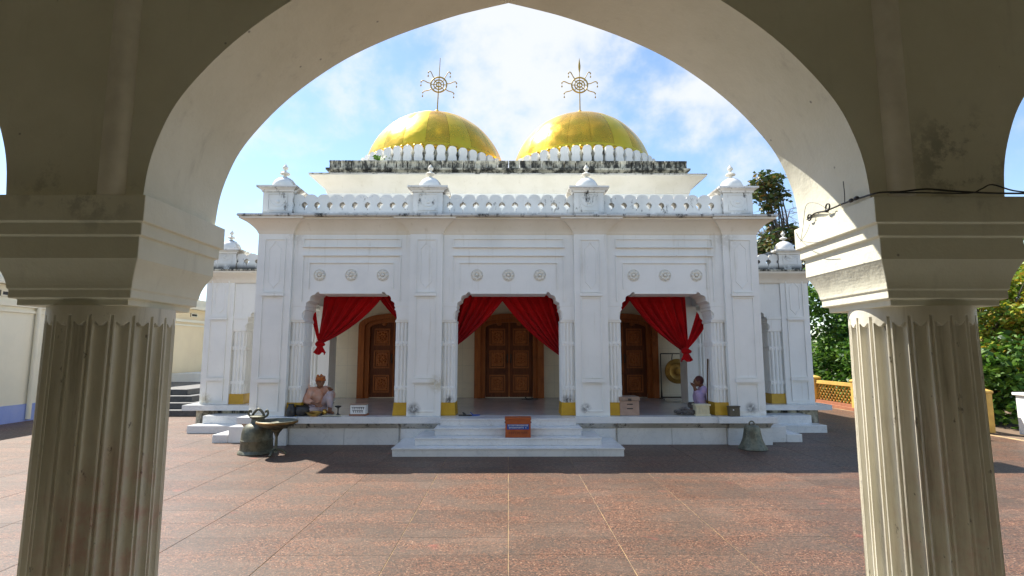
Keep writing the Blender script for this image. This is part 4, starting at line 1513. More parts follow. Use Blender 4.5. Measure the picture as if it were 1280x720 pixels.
def person(loc, rz, label, raised, cloth, legcloth, headcloth):
    """figure seated on the floor; local +x is the way it faces"""
    M = Matrix.Translation(loc) @ Matrix.Rotation(rz, 4, 'Z') @ Matrix.Scale(0.94, 4)
    pe = empty('person', loc, label, 'person')
    lean = 0.10
    pel, chest, neck = (0, 0, 0.12), (lean * .7, 0, 0.38), (lean + .02, 0, 0.52)
    hd = Vector((lean + 0.085, 0, 0.635))
    if raised:      # one knee up
        knL, ftL = (0.30, 0.17, 0.40), (0.36, 0.16, 0.05)
    else:
        knL, ftL = (0.31, 0.27, 0.11), (0.26, -0.06, 0.06)
    knR, ftR = (0.31, -0.27, 0.11), (0.24, 0.08, 0.06)
    if raised:
        elL, wrL = (0.20, 0.26, 0.36), (0.32, 0.17, 0.47)
        elR, wrR = (0.16, -0.27, 0.28), (0.33, -0.14, 0.22)
    else:
        elL, wrL = (0.20, 0.17, 0.33), (0.27, 0.045, 0.50)
        elR, wrR = (0.20, -0.17, 0.33), (0.27, -0.045, 0.50)
    shL, shR = (lean, 0.165, 0.475), (lean, -0.165, 0.475)
    b = MB()
    b.caps(pel, chest, 0.125, 0.125)
    b.caps((lean * .7, .06, .40), (lean * .7, -.06, .40), 0.105, 0.105)
    b.caps(shL, shR, 0.058, 0.058)
    b.caps(chest, neck, 0.10, 0.05)
    b.caps(neck, hd + Vector((-0.02, 0, -0.03)), 0.048, 0.05)
    # head with jaw, nose, ears
    b.ball(hd, 0.094, 16, 12, (1.0, 0.82, 1.12))
    b.ball(hd + Vector((0.03, 0, -0.055)), 0.062, 12, 10, (0.95, 0.85, 0.9))
    b.caps(hd + Vector((0.092, 0, 0.01)), hd + Vector((0.108, 0, -0.022)), 0.010, 0.014)
    b.caps(hd + Vector((0.085, 0.025, -0.055)), hd + Vector((0.085, -0.025, -0.055)), 0.010, 0.010)
    b.caps(hd + Vector((0.082, 0.05, 0.028)), hd + Vector((0.09, 0.012, 0.03)), 0.010, 0.010)
    b.caps(hd + Vector((0.082, -0.05, 0.028)), hd + Vector((0.09, -0.012, 0.03)), 0.010, 0.010)
    for s in (-1, 1):
        b.ball(hd + Vector((0, s * 0.08, -0.005)), 0.026, 8, 8, (0.7, 0.5, 1.1))
    for hp, kn, ft in (((0, .09, .12), knL, ftL), ((0, -.09, .12), knR, ftR)):
        b.caps(hp, kn, 0.088, 0.06)
        b.caps(kn, ft, 0.055, 0.036)
        b.caps(ft, (ft[0] + 0.13, ft[1] + (0.02 if raised and ft is ftL else 0.06), 0.035), 0.036, 0.026)
    for sh, el, wr in ((shL, elL, wrL), (shR, elR, wrR)):
        b.caps(sh, el, 0.050, 0.038)
        b.caps(el, wr, 0.037, 0.025)
        d = Vector(wr) - Vector(el)
        hand(b, wr, d, (0.5, -0.5 if wr[1] > 0 else 0.5, -0.3))
    remesh(b.xform(M).build('body', 'skin', pe), 0.008, 2)
    # eyes
    for s in (-1, 1):
        MB().ball(hd + Vector((0.078, s * 0.032, 0.012)), 0.013, 8, 6).xform(M).build('eye', 'ink_black', pe, smooth=True, angle=180)
    # upper garment
    c = MB()
    c.caps(pel, chest, 0.152, 0.142)
    c.caps((lean * .7, .07, .40), (lean * .7, -.07, .40), 0.118, 0.118)
    c.caps(shL, shR, 0.074, 0.074)
    c.caps((0.0, .05, .12), (-0.02, -.05, .10), 0.17, 0.17)
    for sh, el, wr in ((shL, elL, wrL), (shR, elR, wrR)):
        c.caps(sh, el, 0.072, 0.066)
        mid = Vector(el) * .55 + Vector(wr) * .45
        c.caps(el, mid, 0.064, 0.058)
        if not raised:
            c.caps(el, (el[0] - .03, el[1] * 1.2, 0.12), 0.085, 0.08)
    g_ = remesh(c.xform(M).build('shawl', cloth, pe), 0.014, 4)
    tx = bpy.data.textures.get('fold') or bpy.data.textures.new('fold', 'CLOUDS')
    tx.noise_scale = 0.09
    dm = g_.modifiers.new('folds', 'DISPLACE')
    dm.texture = tx
    dm.strength = 0.035
    # lower garment
    c = MB()
    for hp, kn, ft in (((0, .09, .12), knL, ftL), ((0, -.09, .12), knR, ftR)):
        c.caps(hp, kn, 0.108, 0.078)
        k2 = Vector(kn) * 0.35 + Vector(ft) * 0.65
        c.caps(kn, k2, 0.074, 0.060)
    c.caps((0, .08, .1), (0, -.08, .1), 0.14, 0.14)
    c.ball((0.16, 0, 0.07), 0.13, 12, 8, (1.2, 1.2, .5))
    g_ = remesh(c.xform(M).build('wrapped_skirt', legcloth, pe), 0.014, 4)
    dm = g_.modifiers.new('folds', 'DISPLACE')
    dm.texture = tx
    dm.strength = 0.03
    # head wrap / hair
    c = MB()
    if raised:
        for k in range(4):
            pts = [hd + Vector((0.01 + 0.092 * math.cos(a) * (1 - .05 * k), 0.084 * math.sin(a) * (1 - .05 * k), 0.038 + 0.022 * k + 0.014 * math.cos(a + k * 1.3))) for a in [2 * PI * q / 24 for q in range(24)]]
            c.tube(pts, 0.022, 8, closed=True)
        c.ball(hd + Vector((-0.005, 0, 0.05)), 0.088, 14, 10, (1, .9, .95))
        c.ball(hd + Vector((-0.05, 0.03, 0.13)), 0.03, 8, 6, (1, 1, 1.4))
        c.ball(hd + Vector((-0.02, -0.05, 0.125)), 0.028, 8, 6, (1, 1, 1.4))
        remesh(c.xform(M).build('head_wrap', headcloth, pe), 0.009, 1)
    else:
        c.ball(hd + Vector((-0.014, 0, 0.018)), 0.098, 16, 12, (1.0, .88, 1.05))
        remesh(c.xform(M).build('hair', headcloth, pe), 0.009, 2)
    return pe


person((-3.74, 10.62, FZ), R(-52), 'person seated cross-legged in peach clothes and orange head wrap under left arch', True, 'peach_cloth', 'white_cloth', 'orange_cloth')
person((3.98, 10.78, FZ), R(172), 'person seated sideways in a lavender shawl with hands raised under right arch', False, 'lavender_cloth', 'dark_cloth', 'hair_maroon')

# ================================================================== things on the platform and court


def turned(name, prof, x, y, z, mat, parent, n=32):
    return MB().lathe(x, y, [(r, z + h) for r, h in prof], n).build(name, mat, parent, smooth=True, angle=40)


# big bell on the court, left
bl = empty('temple_bell', (-4.28, 9.36, 0), 'large greenish bronze bell with loop handles standing on the court at left', 'bell')
turned('body', [(0.285, 0), (0.298, 0.012), (0.29, 0.03), (0.262, 0.06), (0.255, 0.20), (0.258, 0.205), (0.258, 0.225), (0.252, 0.23), (0.245, 0.34), (0.225, 0.42), (0.175, 0.475), (0.12, 0.50), (0.105, 0.52), (0.105, 0.575), (0.13, 0.585), (0.135, 0.61), (0.10, 0.62), (0.05, 0.625)], -4.28, 9.36, 0, 'old_bronze', bl, 40)
pts = [(-4.28 + q, 9.36, 0.60 + h) for q, h in ((-0.10, 0.0), (-0.085, 0.05), (-0.04, 0.105), (0.0, 0.125), (0.04, 0.105), (0.085, 0.05), (0.10, 0.0))]
MB().tube(smooth_path(pts, 4), 0.022, 8).build('loop_handle', 'old_bronze', bl, smooth=True, angle=180)
for sx in (-1, 1):
    pts = [(-4.28 + sx * q, 9.36, 0.60 + h) for q, h in ((0.11, 0.0), (0.15, 0.02), (0.165, 0.06), (0.15, 0.105), (0.125, 0.09), (0.13, 0.07))]
    MB().tube(smooth_path(pts, 4), 0.018, 8).build('scroll', 'old_bronze', bl, smooth=True, angle=180)

# wide bowl on a stand
bw = empty('bronze_bowl_stand', (-3.85, 9.12, 0), 'shallow wide bronze bowl on a slim stand beside the large bell', 'bowl')
turned('bowl', [(0.06, 0.0), (0.16, 0.02), (0.27, 0.06), (0.315, 0.10), (0.322, 0.135), (0.31, 0.14), (0.295, 0.105), (0.25, 0.075), (0.1, 0.045), (0.02, 0.04)], -3.85, 9.12, 0.43, 'old_bronze', bw, 40)
MB().lathe(-3.85, 9.12, [(0.320, 0.525), (0.328, 0.531), (0.328, 0.556), (0.321, 0.560)], 40, cap=False).build('rim_band', 'worn_brass', bw, smooth=True, angle=40)
turned('stem', [(0.03, 0.05), (0.022, 0.08), (0.025, 0.2), (0.02, 0.3), (0.05, 0.37), (0.10, 0.43), (0.12, 0.435)], -3.85, 9.12, 0.0, 'old_bronze', bw, 16)
for k in range(3):
    a = R(-100 + 120 * k)
    MB().tube(smooth_path([(-3.85, 9.12, 0.10), (-3.85 + 0.09 * math.cos(a), 9.12 + 0.09 * math.sin(a), 0.085), (-3.85 + 0.16 * math.cos(a), 9.12 + 0.16 * math.sin(a), 0.012)], 4), [0.02] * 9, 8).build('foot', 'old_bronze', bw, smooth=True, angle=180)

# smaller flared bell, right
b2 = empty('temple_bell', (4.32, 9.66, 0), 'small flared weathered bell standing on the court below the right corner', 'bell')
turned('body', [(0.235, 0), (0.245, 0.01), (0.235, 0.035), (0.20, 0.09), (0.165, 0.18), (0.145, 0.28), (0.135, 0.35), (0.115, 0.395), (0.07, 0.415), (0.03, 0.42)], 4.32, 9.66, 0, 'old_bronze', b2, 40)
MB().tube([(4.32 + 0.045 * math.cos(a), 9.66, 0.435 + 0.045 * math.sin(a)) for a in [2 * PI * k / 16 for k in range(16)]], 0.013, 8, closed=True).build('loop_handle', 'old_bronze', b2, smooth=True, angle=180)


def glyph_rows(x0, x1, z0, z1, y, rows, per, mat, parent, name='lettering', th=0.004, seed=1, headline=True):
    """rows of small strokes like the hand-painted script on the boxes"""
    rs = random.Random(seed)
    m = MB()
    rh = (z1 - z0) / rows
    for r__ in range(rows):
        zt = z1 - rh * r__ - rh * 0.12
        zb = z1 - rh * (r__ + 1) + rh * 0.15
        w = (x1 - x0) / per
        ins = rs.uniform(0.0, 0.12) * (x1 - x0) if r__ else 0
        n = int((x1 - x0 - 2 * ins) / w)
        for k in range(n):
            xa = x0 + ins + k * w
            if rs.random() < 0.12:
                continue
            if headline:
                m.box(xa, xa + w * 1.02, y - 0.003, y, zt - th, zt)
            m.box(xa + w * .55, xa + w * .55 + th, y - 0.0032, y - .0002, zb, zt - th)
            if rs.random() < 0.8:
                q = rs.uniform(.3, .7)
                zz = zb + (zt - zb) * q
                m.add([(xa + w * .1, y - .0034, zz), (xa + w * .1 + th, y - .0034, zz - th * .3), (xa + w * .55, y - .0034, zb + (zt - zb) * (q - .25)), (xa + w * .55, y - .0034, zb + (zt - zb) * (q - .25) + th)], [(0, 1, 2, 3)])
                m.add([(xa + w * .1, y - .0036, zz), (xa + w * .1 + th, y - .0036, zz + th * .3), (xa + w * .5, y - .0036, zt - th), (xa + w * .42, y - .0036, zt - th)], [(0, 1, 2, 3)])
    return m.build(name, mat, parent)


# donation box on the steps
bx = empty('donation_box', (0.165, 9.35, 0.262), 'orange brown box with a blue lettered strip standing on the front steps', 'box')
bevel(MB().box(-0.05, 0.38, 9.245, 9.458, 0.264, 0.555).build('body', 'box_orange', bx), 0.004, 2)
bevel(MB().box(-0.06, 0.39, 9.237, 9.462, 0.557, 0.595).build('lid', 'box_orange', bx), 0.004, 2)
MB().box(-0.02, 0.35, 9.240, 9.244, 0.40, 0.485).build('sign_strip', 'sign_blue', bx)
glyph_rows(-0.005, 0.335, 0.405, 0.482, 9.2395, 2, 16, 'sign_white', bx, seed=4)
glyph_rows(0.0, 0.33, 0.315, 0.375, 9.2445, 1, 10, 'ink_black', bx, seed=9, headline=False)
for s, x in ((-1, -0.062), (1, 0.382)):
    MB().box(x, x + 0.012, 9.30, 9.40, 0.495, 0.515).build('handle', 'dark_iron', bx)

# white notice box in the left bay
nb_ = empty('notice_box', (-2.80, 10.20, FZ), 'small white box with dark handwriting on the platform edge under left arch', 'box')
MB().box(-2.96, -2.64, 10.14, 10.36, FZ + 0.004, FZ + 0.03).build('base', 'brick_red', nb_)
bevel(MB().box(-2.94, -2.66, 10.15, 10.34, FZ + 0.032, FZ + 0.195).build('body', 'sign_white', nb_), 0.004, 2)
MB().box(-2.95, -2.65, 10.145, 10.35, FZ + 0.197, FZ + 0.212).build('lid', 'crate_wood', nb_)
glyph_rows(-2.92, -2.68, FZ + 0.05, FZ + 0.17, 10.1495, 2, 6, 'ink_black', nb_, th=0.009, seed=6)

# oil lamp stand, pots and bowls by the man
lp = empty('oil_lamp', (-3.20, 10.25, FZ), 'small dark oil lamp on a thin stem beside the white lettered box', 'lamp')
turned('stand', [(0.05, 0.003), (0.052, 0.012), (0.02, 0.025), (0.01, 0.05), (0.009, 0.12), (0.015, 0.135), (0.03, 0.14)], -3.20, 10.25, FZ, 'dark_iron', lp, 16)
MB().lathe(-3.20, 10.25, [(0.02, FZ + .142), (0.055, FZ + .155), (0.065, FZ + .175), (0.06, FZ + .176), (0.03, FZ + .16)], 16).build('dish', 'dark_iron', lp, smooth=True, angle=40)
pp = empty('cooking_pot', (-3.86, 10.22, FZ), 'round blackened pot standing in front of the seated man', 'pot')
turned('body', [(0.09, 0.003), (0.14, 0.03), (0.155, 0.09), (0.14, 0.15), (0.11, 0.175), (0.125, 0.195), (0.13, 0.20), (0.11, 0.20), (0.09, 0.17), (0.02, 0.16)], -3.86, 10.22, FZ, 'dark_iron', pp)
pp2 = empty('water_pot', (-4.02, 10.13, FZ), 'dark narrow pot against the ochre column base of left arch', 'pot')
turned('body', [(0.06, 0.003), (0.085, 0.04), (0.08, 0.12), (0.05, 0.18), (0.045, 0.21), (0.06, 0.225), (0.045, 0.226), (0.02, 0.2)], -4.02, 10.10, FZ, 'dark_iron', pp2, 20)
pb = empty('brass_bowl', (-3.60, 10.12, FZ), 'shiny brass bowl on the platform edge before the seated man', 'bowl')
turned('body', [(0.06, 0.003), (0.10, 0.02), (0.14, 0.06), (0.15, 0.08), (0.14, 0.08), (0.10, 0.035), (0.02, 0.02)], -3.60, 10.12, FZ, 'brass', pb)
turned('stand_ring', [(0.07, 0.0), (0.075, 0.002), (0.07, 0.012), (0.06, 0.013)], -3.60, 10.12, FZ + .001, 'brass', pb)
pb2 = empty('brass_pot', (-3.47, 10.30, FZ), 'little brass pot just behind the shiny bowl', 'pot')
turned('body', [(0.03, 0.003), (0.05, 0.03), (0.052, 0.06), (0.03, 0.09), (0.045, 0.105), (0.035, 0.106), (0.02, 0.09)], -3.47, 10.30, FZ, 'brass', pb2, 20)
pc = MB()
v = []
for j in range(9):
    for i in range(13):
        x, y = -3.42 + 0.32 * i / 12, 10.03 + 0.12 * j / 8 + 0.02 * i / 12
        v.append((x, y, FZ + 0.012 + 0.014 * math.sin(i * .9 + j * .7) * math.sin(j * .8)))
pc.add(v, [(j * 13 + i, j * 13 + i + 1, j * 13 + i + 14, j * 13 + i + 13) for j in range(8) for i in range(12)])
tag(pc.build('cloth_sheet', 'cream_paint', smooth=True, angle=180), 'flat cream cloth lying on the platform edge beside the brass bowl', 'cloth')

# wooden box by the right pilaster
cb = empty('wooden_box', (2.28, 10.35, FZ), 'closed pale brown box beside the ochre base of the right arch', 'box')
bevel(MB().box(2.09, 2.45, 10.16, 10.52, FZ + 0.003, FZ + 0.27).build('body', 'carton_side', cb), 0.006, 2)
bevel(MB().box(2.075, 2.465, 10.145, 10.535, FZ + 0.272, FZ + 0.345).build('lid', 'crate_wood', cb), 0.006, 2)
for z in (0.12, 0.20):
    MB().box(2.22, 2.33, 10.155, 10.159, FZ + z, FZ + z + 0.018).build('slot', 'ink_black', cb)
MB().box(2.24, 2.30, 10.135, 10.143, FZ + 0.275, FZ + 0.315).build('clasp', 'dark_iron', cb)

# cream casket, dark box, cloth heap and staff near the right person
cc = empty('cream_casket', (3.62, 10.16, FZ), 'small cream panelled casket on the platform in front of the lavender shawl', 'box')
cx0 = 3.62
MB().box(cx0 - .14, cx0 + .14, 10.09, 10.28, FZ + 0.003, FZ + 0.03).build('base', 'cream_paint', cc)
MB().box(cx0 - .125, cx0 + .125, 10.105, 10.27, FZ + 0.032, FZ + 0.185).build('body', 'cream_paint', cc)
for k in range(4):
    MB().ring(cx0 - .118 + k * .06, cx0 - .066 + k * .06, FZ + .05, FZ + .165, 0.008, 10.098, 10.1045).build('panel', 'cream_paint', cc)
MB().box(cx0 - .145, cx0 + .145, 10.085, 10.285, FZ + 0.187, FZ + 0.212).build('lid', 'cream_paint', cc)
db = empty('tin_box', (4.16, 10.02, FZ), 'dark olive tin box by the ochre column base of right arch', 'box')
bevel(MB().box(4.07, 4.27, 10.005, 10.092, FZ + 0.004, FZ + 0.165).build('body', 'box_dark', db), 0.004, 1)
bevel(MB().box(4.06, 4.28, 9.998, 10.096, FZ + 0.167, FZ + 0.19).build('lid', 'box_dark', db), 0.004, 1)
MB().lathe(0, 0, [(0.014, 0), (0.012, 0.006), (0.004, 0.008)], 10).xform(Matrix.Translation((4.15, 10.003, FZ + .12)) @ Matrix.Rotation(R(90), 4, 'X')).build('clasp', 'sign_white', db)
hp_ = MB()
rs = random.Random(3)
for k in range(26):
    a, q = rs.uniform(0, 6.28), rs.uniform(0, 1) ** .6
    hp_.ball((3.33 + 0.17 * q * math.cos(a), 10.26 + 0.12 * q * math.sin(a), FZ + 0.05 + 0.07 * (1 - q)), rs.uniform(.035, .06), 8, 6, (1.3, 1, .8))
ho = remesh(hp_.build('cloth_bundle', 'dark_cloth'), 0.012, 1)
tag(ho, 'dark crumpled cloth bundle on the floor beside the cream casket', 'cloth')
sf_ = MB().tube([(3.80, 10.36, FZ + 0.003), (3.825, 10.38, FZ + 0.5), (3.86, 10.40, FZ + 1.05)], 0.013, 8)
tag(sf_.build('staff', 'staff_wood', smooth=True, angle=60), 'thin brown staff leaning on the column behind the lavender shawl', 'staff')

# gong in its stand
gg = empty('gong', (4.28, 13.55, FZ), 'round brass gong hanging in a dark frame by the back wall at right', 'gong')
gx, gy, gz = 4.26, 13.55, 1.22
MB().lathe(0, 0, [(0.03, -0.05), (0.075, -0.045), (0.085, -0.02), (0.10, -0.012), (0.20, -0.014), (0.21, -0.022), (0.225, -0.014), (0.29, -0.010), (0.312, 0.0), (0.312, 0.05), (0.30, 0.05), (0.295, 0.01)], 48).xform(Matrix.Translation((gx, gy, gz)) @ Matrix.Rotation(R(90), 4, 'X') @ Matrix.Scale(-1, 4, (0, 0, 1))).build('disc', 'gong_brass', gg, smooth=True, angle=40)
for s in (-1, 1):
    p = gx + s * 0.42
    MB().tube([(p, gy, FZ + .003), (p, gy, 1.66)], 0.014, 8).build('frame_post', 'dark_iron', gg)
    MB().tube(smooth_path([(p, gy - 0.22, FZ + .012), (p, gy - .06, FZ + .05), (p, gy, FZ + .25), (p, gy + .06, FZ + .05), (p, gy + 0.22, FZ + .012)], 4), 0.014, 8).build('frame_foot', 'dark_iron', gg)
MB().tube([(gx - 0.42, gy, 1.66), (gx + 0.42, gy, 1.66)], 0.014, 8).build('frame_bar', 'dark_iron', gg)
MB().tube([(gx - 0.12, gy, 1.65), (gx - 0.14, gy, 1.52), (gx - 0.12, gy, 1.49)], 0.012, 8).build('hook', 'dark_iron', gg)
MB().tube([(gx - 0.42, gy, FZ + .06), (gx + 0.42, gy, FZ + .06)], 0.012, 8).build('lower_bar', 'dark_iron', gg)


# sandals and little things on the floor


def sandal(x, y, z, rz, label, mat='ink_black'):
    M = Matrix.Translation((x, y, z)) @ Matrix.Rotation(rz, 4, 'Z')
    e = empty('sandal', (x, y, z), label, 'sandal', 'sandals left on the porch floor')
    so_ = [(0.045 * math.sin(2 * PI * k / 20) * (1.0 + .2 * math.cos(2 * PI * k / 20)), 0.13 * math.cos(2 * PI * k / 20)) for k in range(20)]
    n = 20
    MB().add([(a, b_, 0.003) for a, b_ in so_] + [(a, b_, 0.022) for a, b_ in so_], [tuple(reversed(range(n))), tuple(range(n, 2 * n))] + [(k, (k + 1) % n, (k + 1) % n + n, k + n) for k in range(n)]).xform(M).build('sole', mat, e)
    MB().tube(smooth_path([(-0.045, 0.0, 0.02), (-0.02, 0.04, 0.06), (0.02, 0.04, 0.06), (0.045, 0.0, 0.02)], 4), 0.008, 6).xform(M).build('strap', mat, e)


sandal(0.46, 13.55, FZ, R(75), 'black sandal on the floor in front of the central door', 'ink_black')
sandal(0.62, 13.62, FZ, R(95), 'black sandal close to the right frame of the central door', 'ink_black')
sandal(-0.80, 10.13, FZ, R(80), 'black sandal on the porch edge by the central arch base', 'ink_black')
sandal(-0.66, 10.16, FZ, R(100), 'bluish grey sandal on the porch edge nearer the steps', 'sign_blue')

# ================================================================== left building
lb = empty('cream_building', (-13.5, 18, 0), 'long cream plastered building with blue dado along the left of the court', 'building')
LX = -12.0
MB().box(-17, LX, 9.0, 17.6, 0.42, 3.30).build('wall', 'pale_plaster', lb)
MB().box(-17, LX, 17.602, 34.0, 0.42, 3.30).build('wall', 'cream_plaster', lb)
MB().box(-17, LX + 0.03, 9.0, 34.0, 0.0, 0.417).build('dado', 'lavender_plaster', lb)
MB().box(LX + 0.001, LX + 0.07, 9.0, 34.0, 2.80, 2.90).build('ledge', 'pale_plaster', lb)
MB().box(LX + 0.001, LX + 0.05, 9.0, 34.0, 2.66, 2.72).build('ledge', 'pale_plaster', lb)
MB().box(-17, LX + 0.25, 9.0, 34.0, 3.302, 3.42).build('roof_slab', 'pale_plaster', lb)
MB().box(LX - 0.1, LX + 0.12, 9.0, 34.0, 3.423, 3.68).build('parapet', 'pale_plaster', lb)
for y in (12.6, 14.6, 17.0, 20.2, 24.0):
    vt = MB().box(LX + 0.002, LX + 0.02, y, y + 0.42, 3.02, 3.16).build('vent', 'ink_black', lb)
    MB().ring(0, 0.42, 0, 0.14, 0.03, -0.02, 0.0).xform(Matrix.Translation((LX + 0.024, y, 3.02)) @ Matrix.Rotation(R(90), 4, 'Z')).build('vent_frame', 'pale_plaster', vt)
MB().tube([(LX + 0.07, 13.62, 0.05), (LX + 0.07, 13.62, 2.98)], 0.055, 12).build('downpipe', 'pale_plaster', lb, smooth=True, angle=60)
bt = MB()
v, f = [], []
for i in range(41):
    y = 8.5 + i * 0.16
    for x, z in ((-14.6, 4.7), (-12.4, 4.05), (-12.4, 4.0), (-14.6, 4.65)):
        v.append((x, y, z + (0.03 if i % 2 else 0)))
for i in range(40):
    for k in range(4):
        a, b_ = i * 4 + k, i * 4 + (k + 1) % 4
        f.append((a, b_, b_ + 4, a + 4))
MB().add(v, f).build('sheet_roof', 'blue_sheet', lb)
for y in (8.8, 11.6, 14.6):
    MB().box(-12.56, -12.48, y, y + 0.08, 3.424, 4.02).build('roof_prop', 'dark_iron', lb)
# veranda steps of dark stone
vs_ = empty('stone_steps', (-10.2, 16.5, 0), 'dark grey stone steps beside the cream building behind the left porch', 'steps')
for k in range(4):
    bevel(MB().box(LX + 0.04, -8.15 - 0.32 * k, 14.5 + 0.32 * k, 22.0, k * 0.162 + 0.001, (k + 1) * 0.162).build('step', 'dark_stone', vs_), 0.01, 1)
MB().box(-11.93, -8.9, 19.2, 22.0, 0.65, 0.95).build('low_wall', 'white_plaster', lb)

# ================================================================== lattice fence on the right


def fence_panel(fe, ax, p0, p1, c):
    """ax = 'y' runs along Y at X=c, 'x' runs along X at Y=c"""
    L_ = p1 - p0
    z0, z1 = 0.16, 0.68
    m = MB()
    stp = 0.17
    H_ = z1 - z0
    k = -H_
    while k < L_:
        for d in (1, -1):
            a0, a1 = k, k + H_
            za, zb = (z0, z1) if d > 0 else (z1, z0)
            # clip to the panel
            def at(a):
                return za + (zb - za) * (a - a0) / (a1 - a0)
            s0, s1 = max(a0, 0), min(a1, L_)
            if s1 - s0 < 0.02:
                continue
            q0, q1 = at(s0), at(s1)
            off = 0.012 * d
            w = 0.021
            if ax == 'y':
                P = [(c + off, p0 + s0, q0), (c + off, p0 + s1, q1)]
            else:
                P = [(p0 + s0, c + off, q0), (p0 + s1, c + off, q1)]
            m.tube(P, w, 4)
        k += stp
    m.build('lattice', 'fence_ochre', fe)
    if ax == 'y':
        MB().box(c - 0.06, c + 0.06, p0, p1, z1 + .002, z1 + 0.10).build('top_rail', 'fence_ochre', fe)
        MB().box(c - 0.09, c + 0.09, p0, p1, 0.0, z0 - .002).build('foot_wall', 'brick_red', fe)
    else:
        MB().box(p0, p1, c - 0.06, c + 0.06, z1 + .002, z1 + 0.10).build('top_rail', 'fence_ochre', fe)
        MB().box(p0, p1, c - 0.09, c + 0.09, 0.0, z0 - .002).build('foot_wall', 'brick_red', fe)


FX = 10.2
fe = empty('lattice_fence', (FX, 17, 0), 'ochre lattice fence with square posts along the right side of the court', 'fence')
for k in range(6):
    y0 = 11.6 + k * 2.1
    fence_panel(fe, 'y', y0 + 0.12, y0 + 1.98, FX)
    bevel(MB().sqlathe(FX, y0, [(0.11, 0.11, 0), (0.11, 0.11, 0.82), (0.13, 0.13, 0.83), (0.13, 0.13, 0.87), (0.02, 0.02, 0.93)]).build('post', 'fence_ochre', fe), 0.006, 1)
fe2 = empty('lattice_fence', (7.5, 24.2, 0), 'ochre lattice fence closing the court behind the right side porch', 'fence')
for k in range(3):
    x0 = 3.9 + k * 2.1
    fence_panel(fe2, 'x', x0 + 0.12, x0 + 1.98, 24.2)
    MB().sqlathe(x0, 24.2, [(0.11, 0.11, 0), (0.11, 0.11, 0.82), (0.13, 0.13, 0.83), (0.13, 0.13, 0.87), (0.02, 0.02, 0.93)]).build('post', 'fence_ochre', fe2)
kb = MB().box(10.0, 10.1, 11.5, 24.0, 0.0, 0.08).build('kerb', 'brick_red')
kb['kind'] = 'structure'
kb['label'] = 'low reddish kerb along the foot of the lattice fence'
gp = empty('gate_pillar', (11.0, 10.95, 0), 'plain white painted pillar at the near end of the lattice fence', 'pillar')
bevel(MB().box(10.62, 11.5, 10.6, 11.3, 0, 0.80).build('shaft', W, gp), 0.01, 1)
bevel(MB().box(10.58, 11.54, 10.56, 11.34, 0.802, 0.86).build('cap', W, gp), 0.01, 1)

# ================================================================== trees


def leaves(centres, radii, n_per, size, seed, droop=0.3):
    r = np.random.default_rng(seed)
    C, N = [], []
    for c, rad in zip(centres, radii):
        n = int(n_per * (rad ** 1.6))
        d = r.normal(size=(n, 3))
        d /= np.linalg.norm(d, axis=1)[:, None]
        q = r.uniform(0.25, 1.0, size=(n, 1)) ** 0.5
        C.append(np.array(c) + d * q * rad * np.array([1, 1, 0.75]))
    C = np.concatenate(C)
    n = len(C)
    a = r.uniform(0, 2 * PI, n)
    t = np.stack([np.cos(a), np.sin(a), r.uniform(-0.9, 0.35, n)], 1)
    t /= np.linalg.norm(t, axis=1)[:, None]
    u = np.cross(t, r.normal(size=(n, 3)))
    u /= np.linalg.norm(u, axis=1)[:, None]
    s = size * r.uniform(0.6, 1.35, (n, 1))
    nn = np.cross(t, u)
    p0 = C
    p1 = C + t * s * 0.5 + u * s * 0.28 + nn * s * 0.08
    p2 = C + t * s
    p3 = C + t * s * 0.5 - u * s * 0.28 + nn * s * 0.08
    V = np.stack([p0, p1, p2, p3], 1).reshape(-1, 3)
    F = (np.arange(n)[:, None] * 4 + np.arange(4)[None, :])
    return V, F


def leaf_mesh(name, V, F, mat, parent):
    me = bpy.data.meshes.new(name)
    o_ = Vector(V.mean(0))
    V = V - np.array(o_)
    n = len(F)
    me.vertices.add(len(V))
    me.vertices.foreach_set('co', V.astype(np.float32).ravel())
    me.loops.add(n * 4)
    me.loops.foreach_set('vertex_index', F.astype(np.int32).ravel())
    me.polygons.add(n)
    me.polygons.foreach_set('loop_start', np.arange(0, n * 4, 4, dtype=np.int32))
    me.update(calc_edges=True)
    me.materials.append(MATS[mat])
    o = bpy.data.objects.new(name, me)
    COL.objects.link(o)
    place(o, o_, parent)
    return o


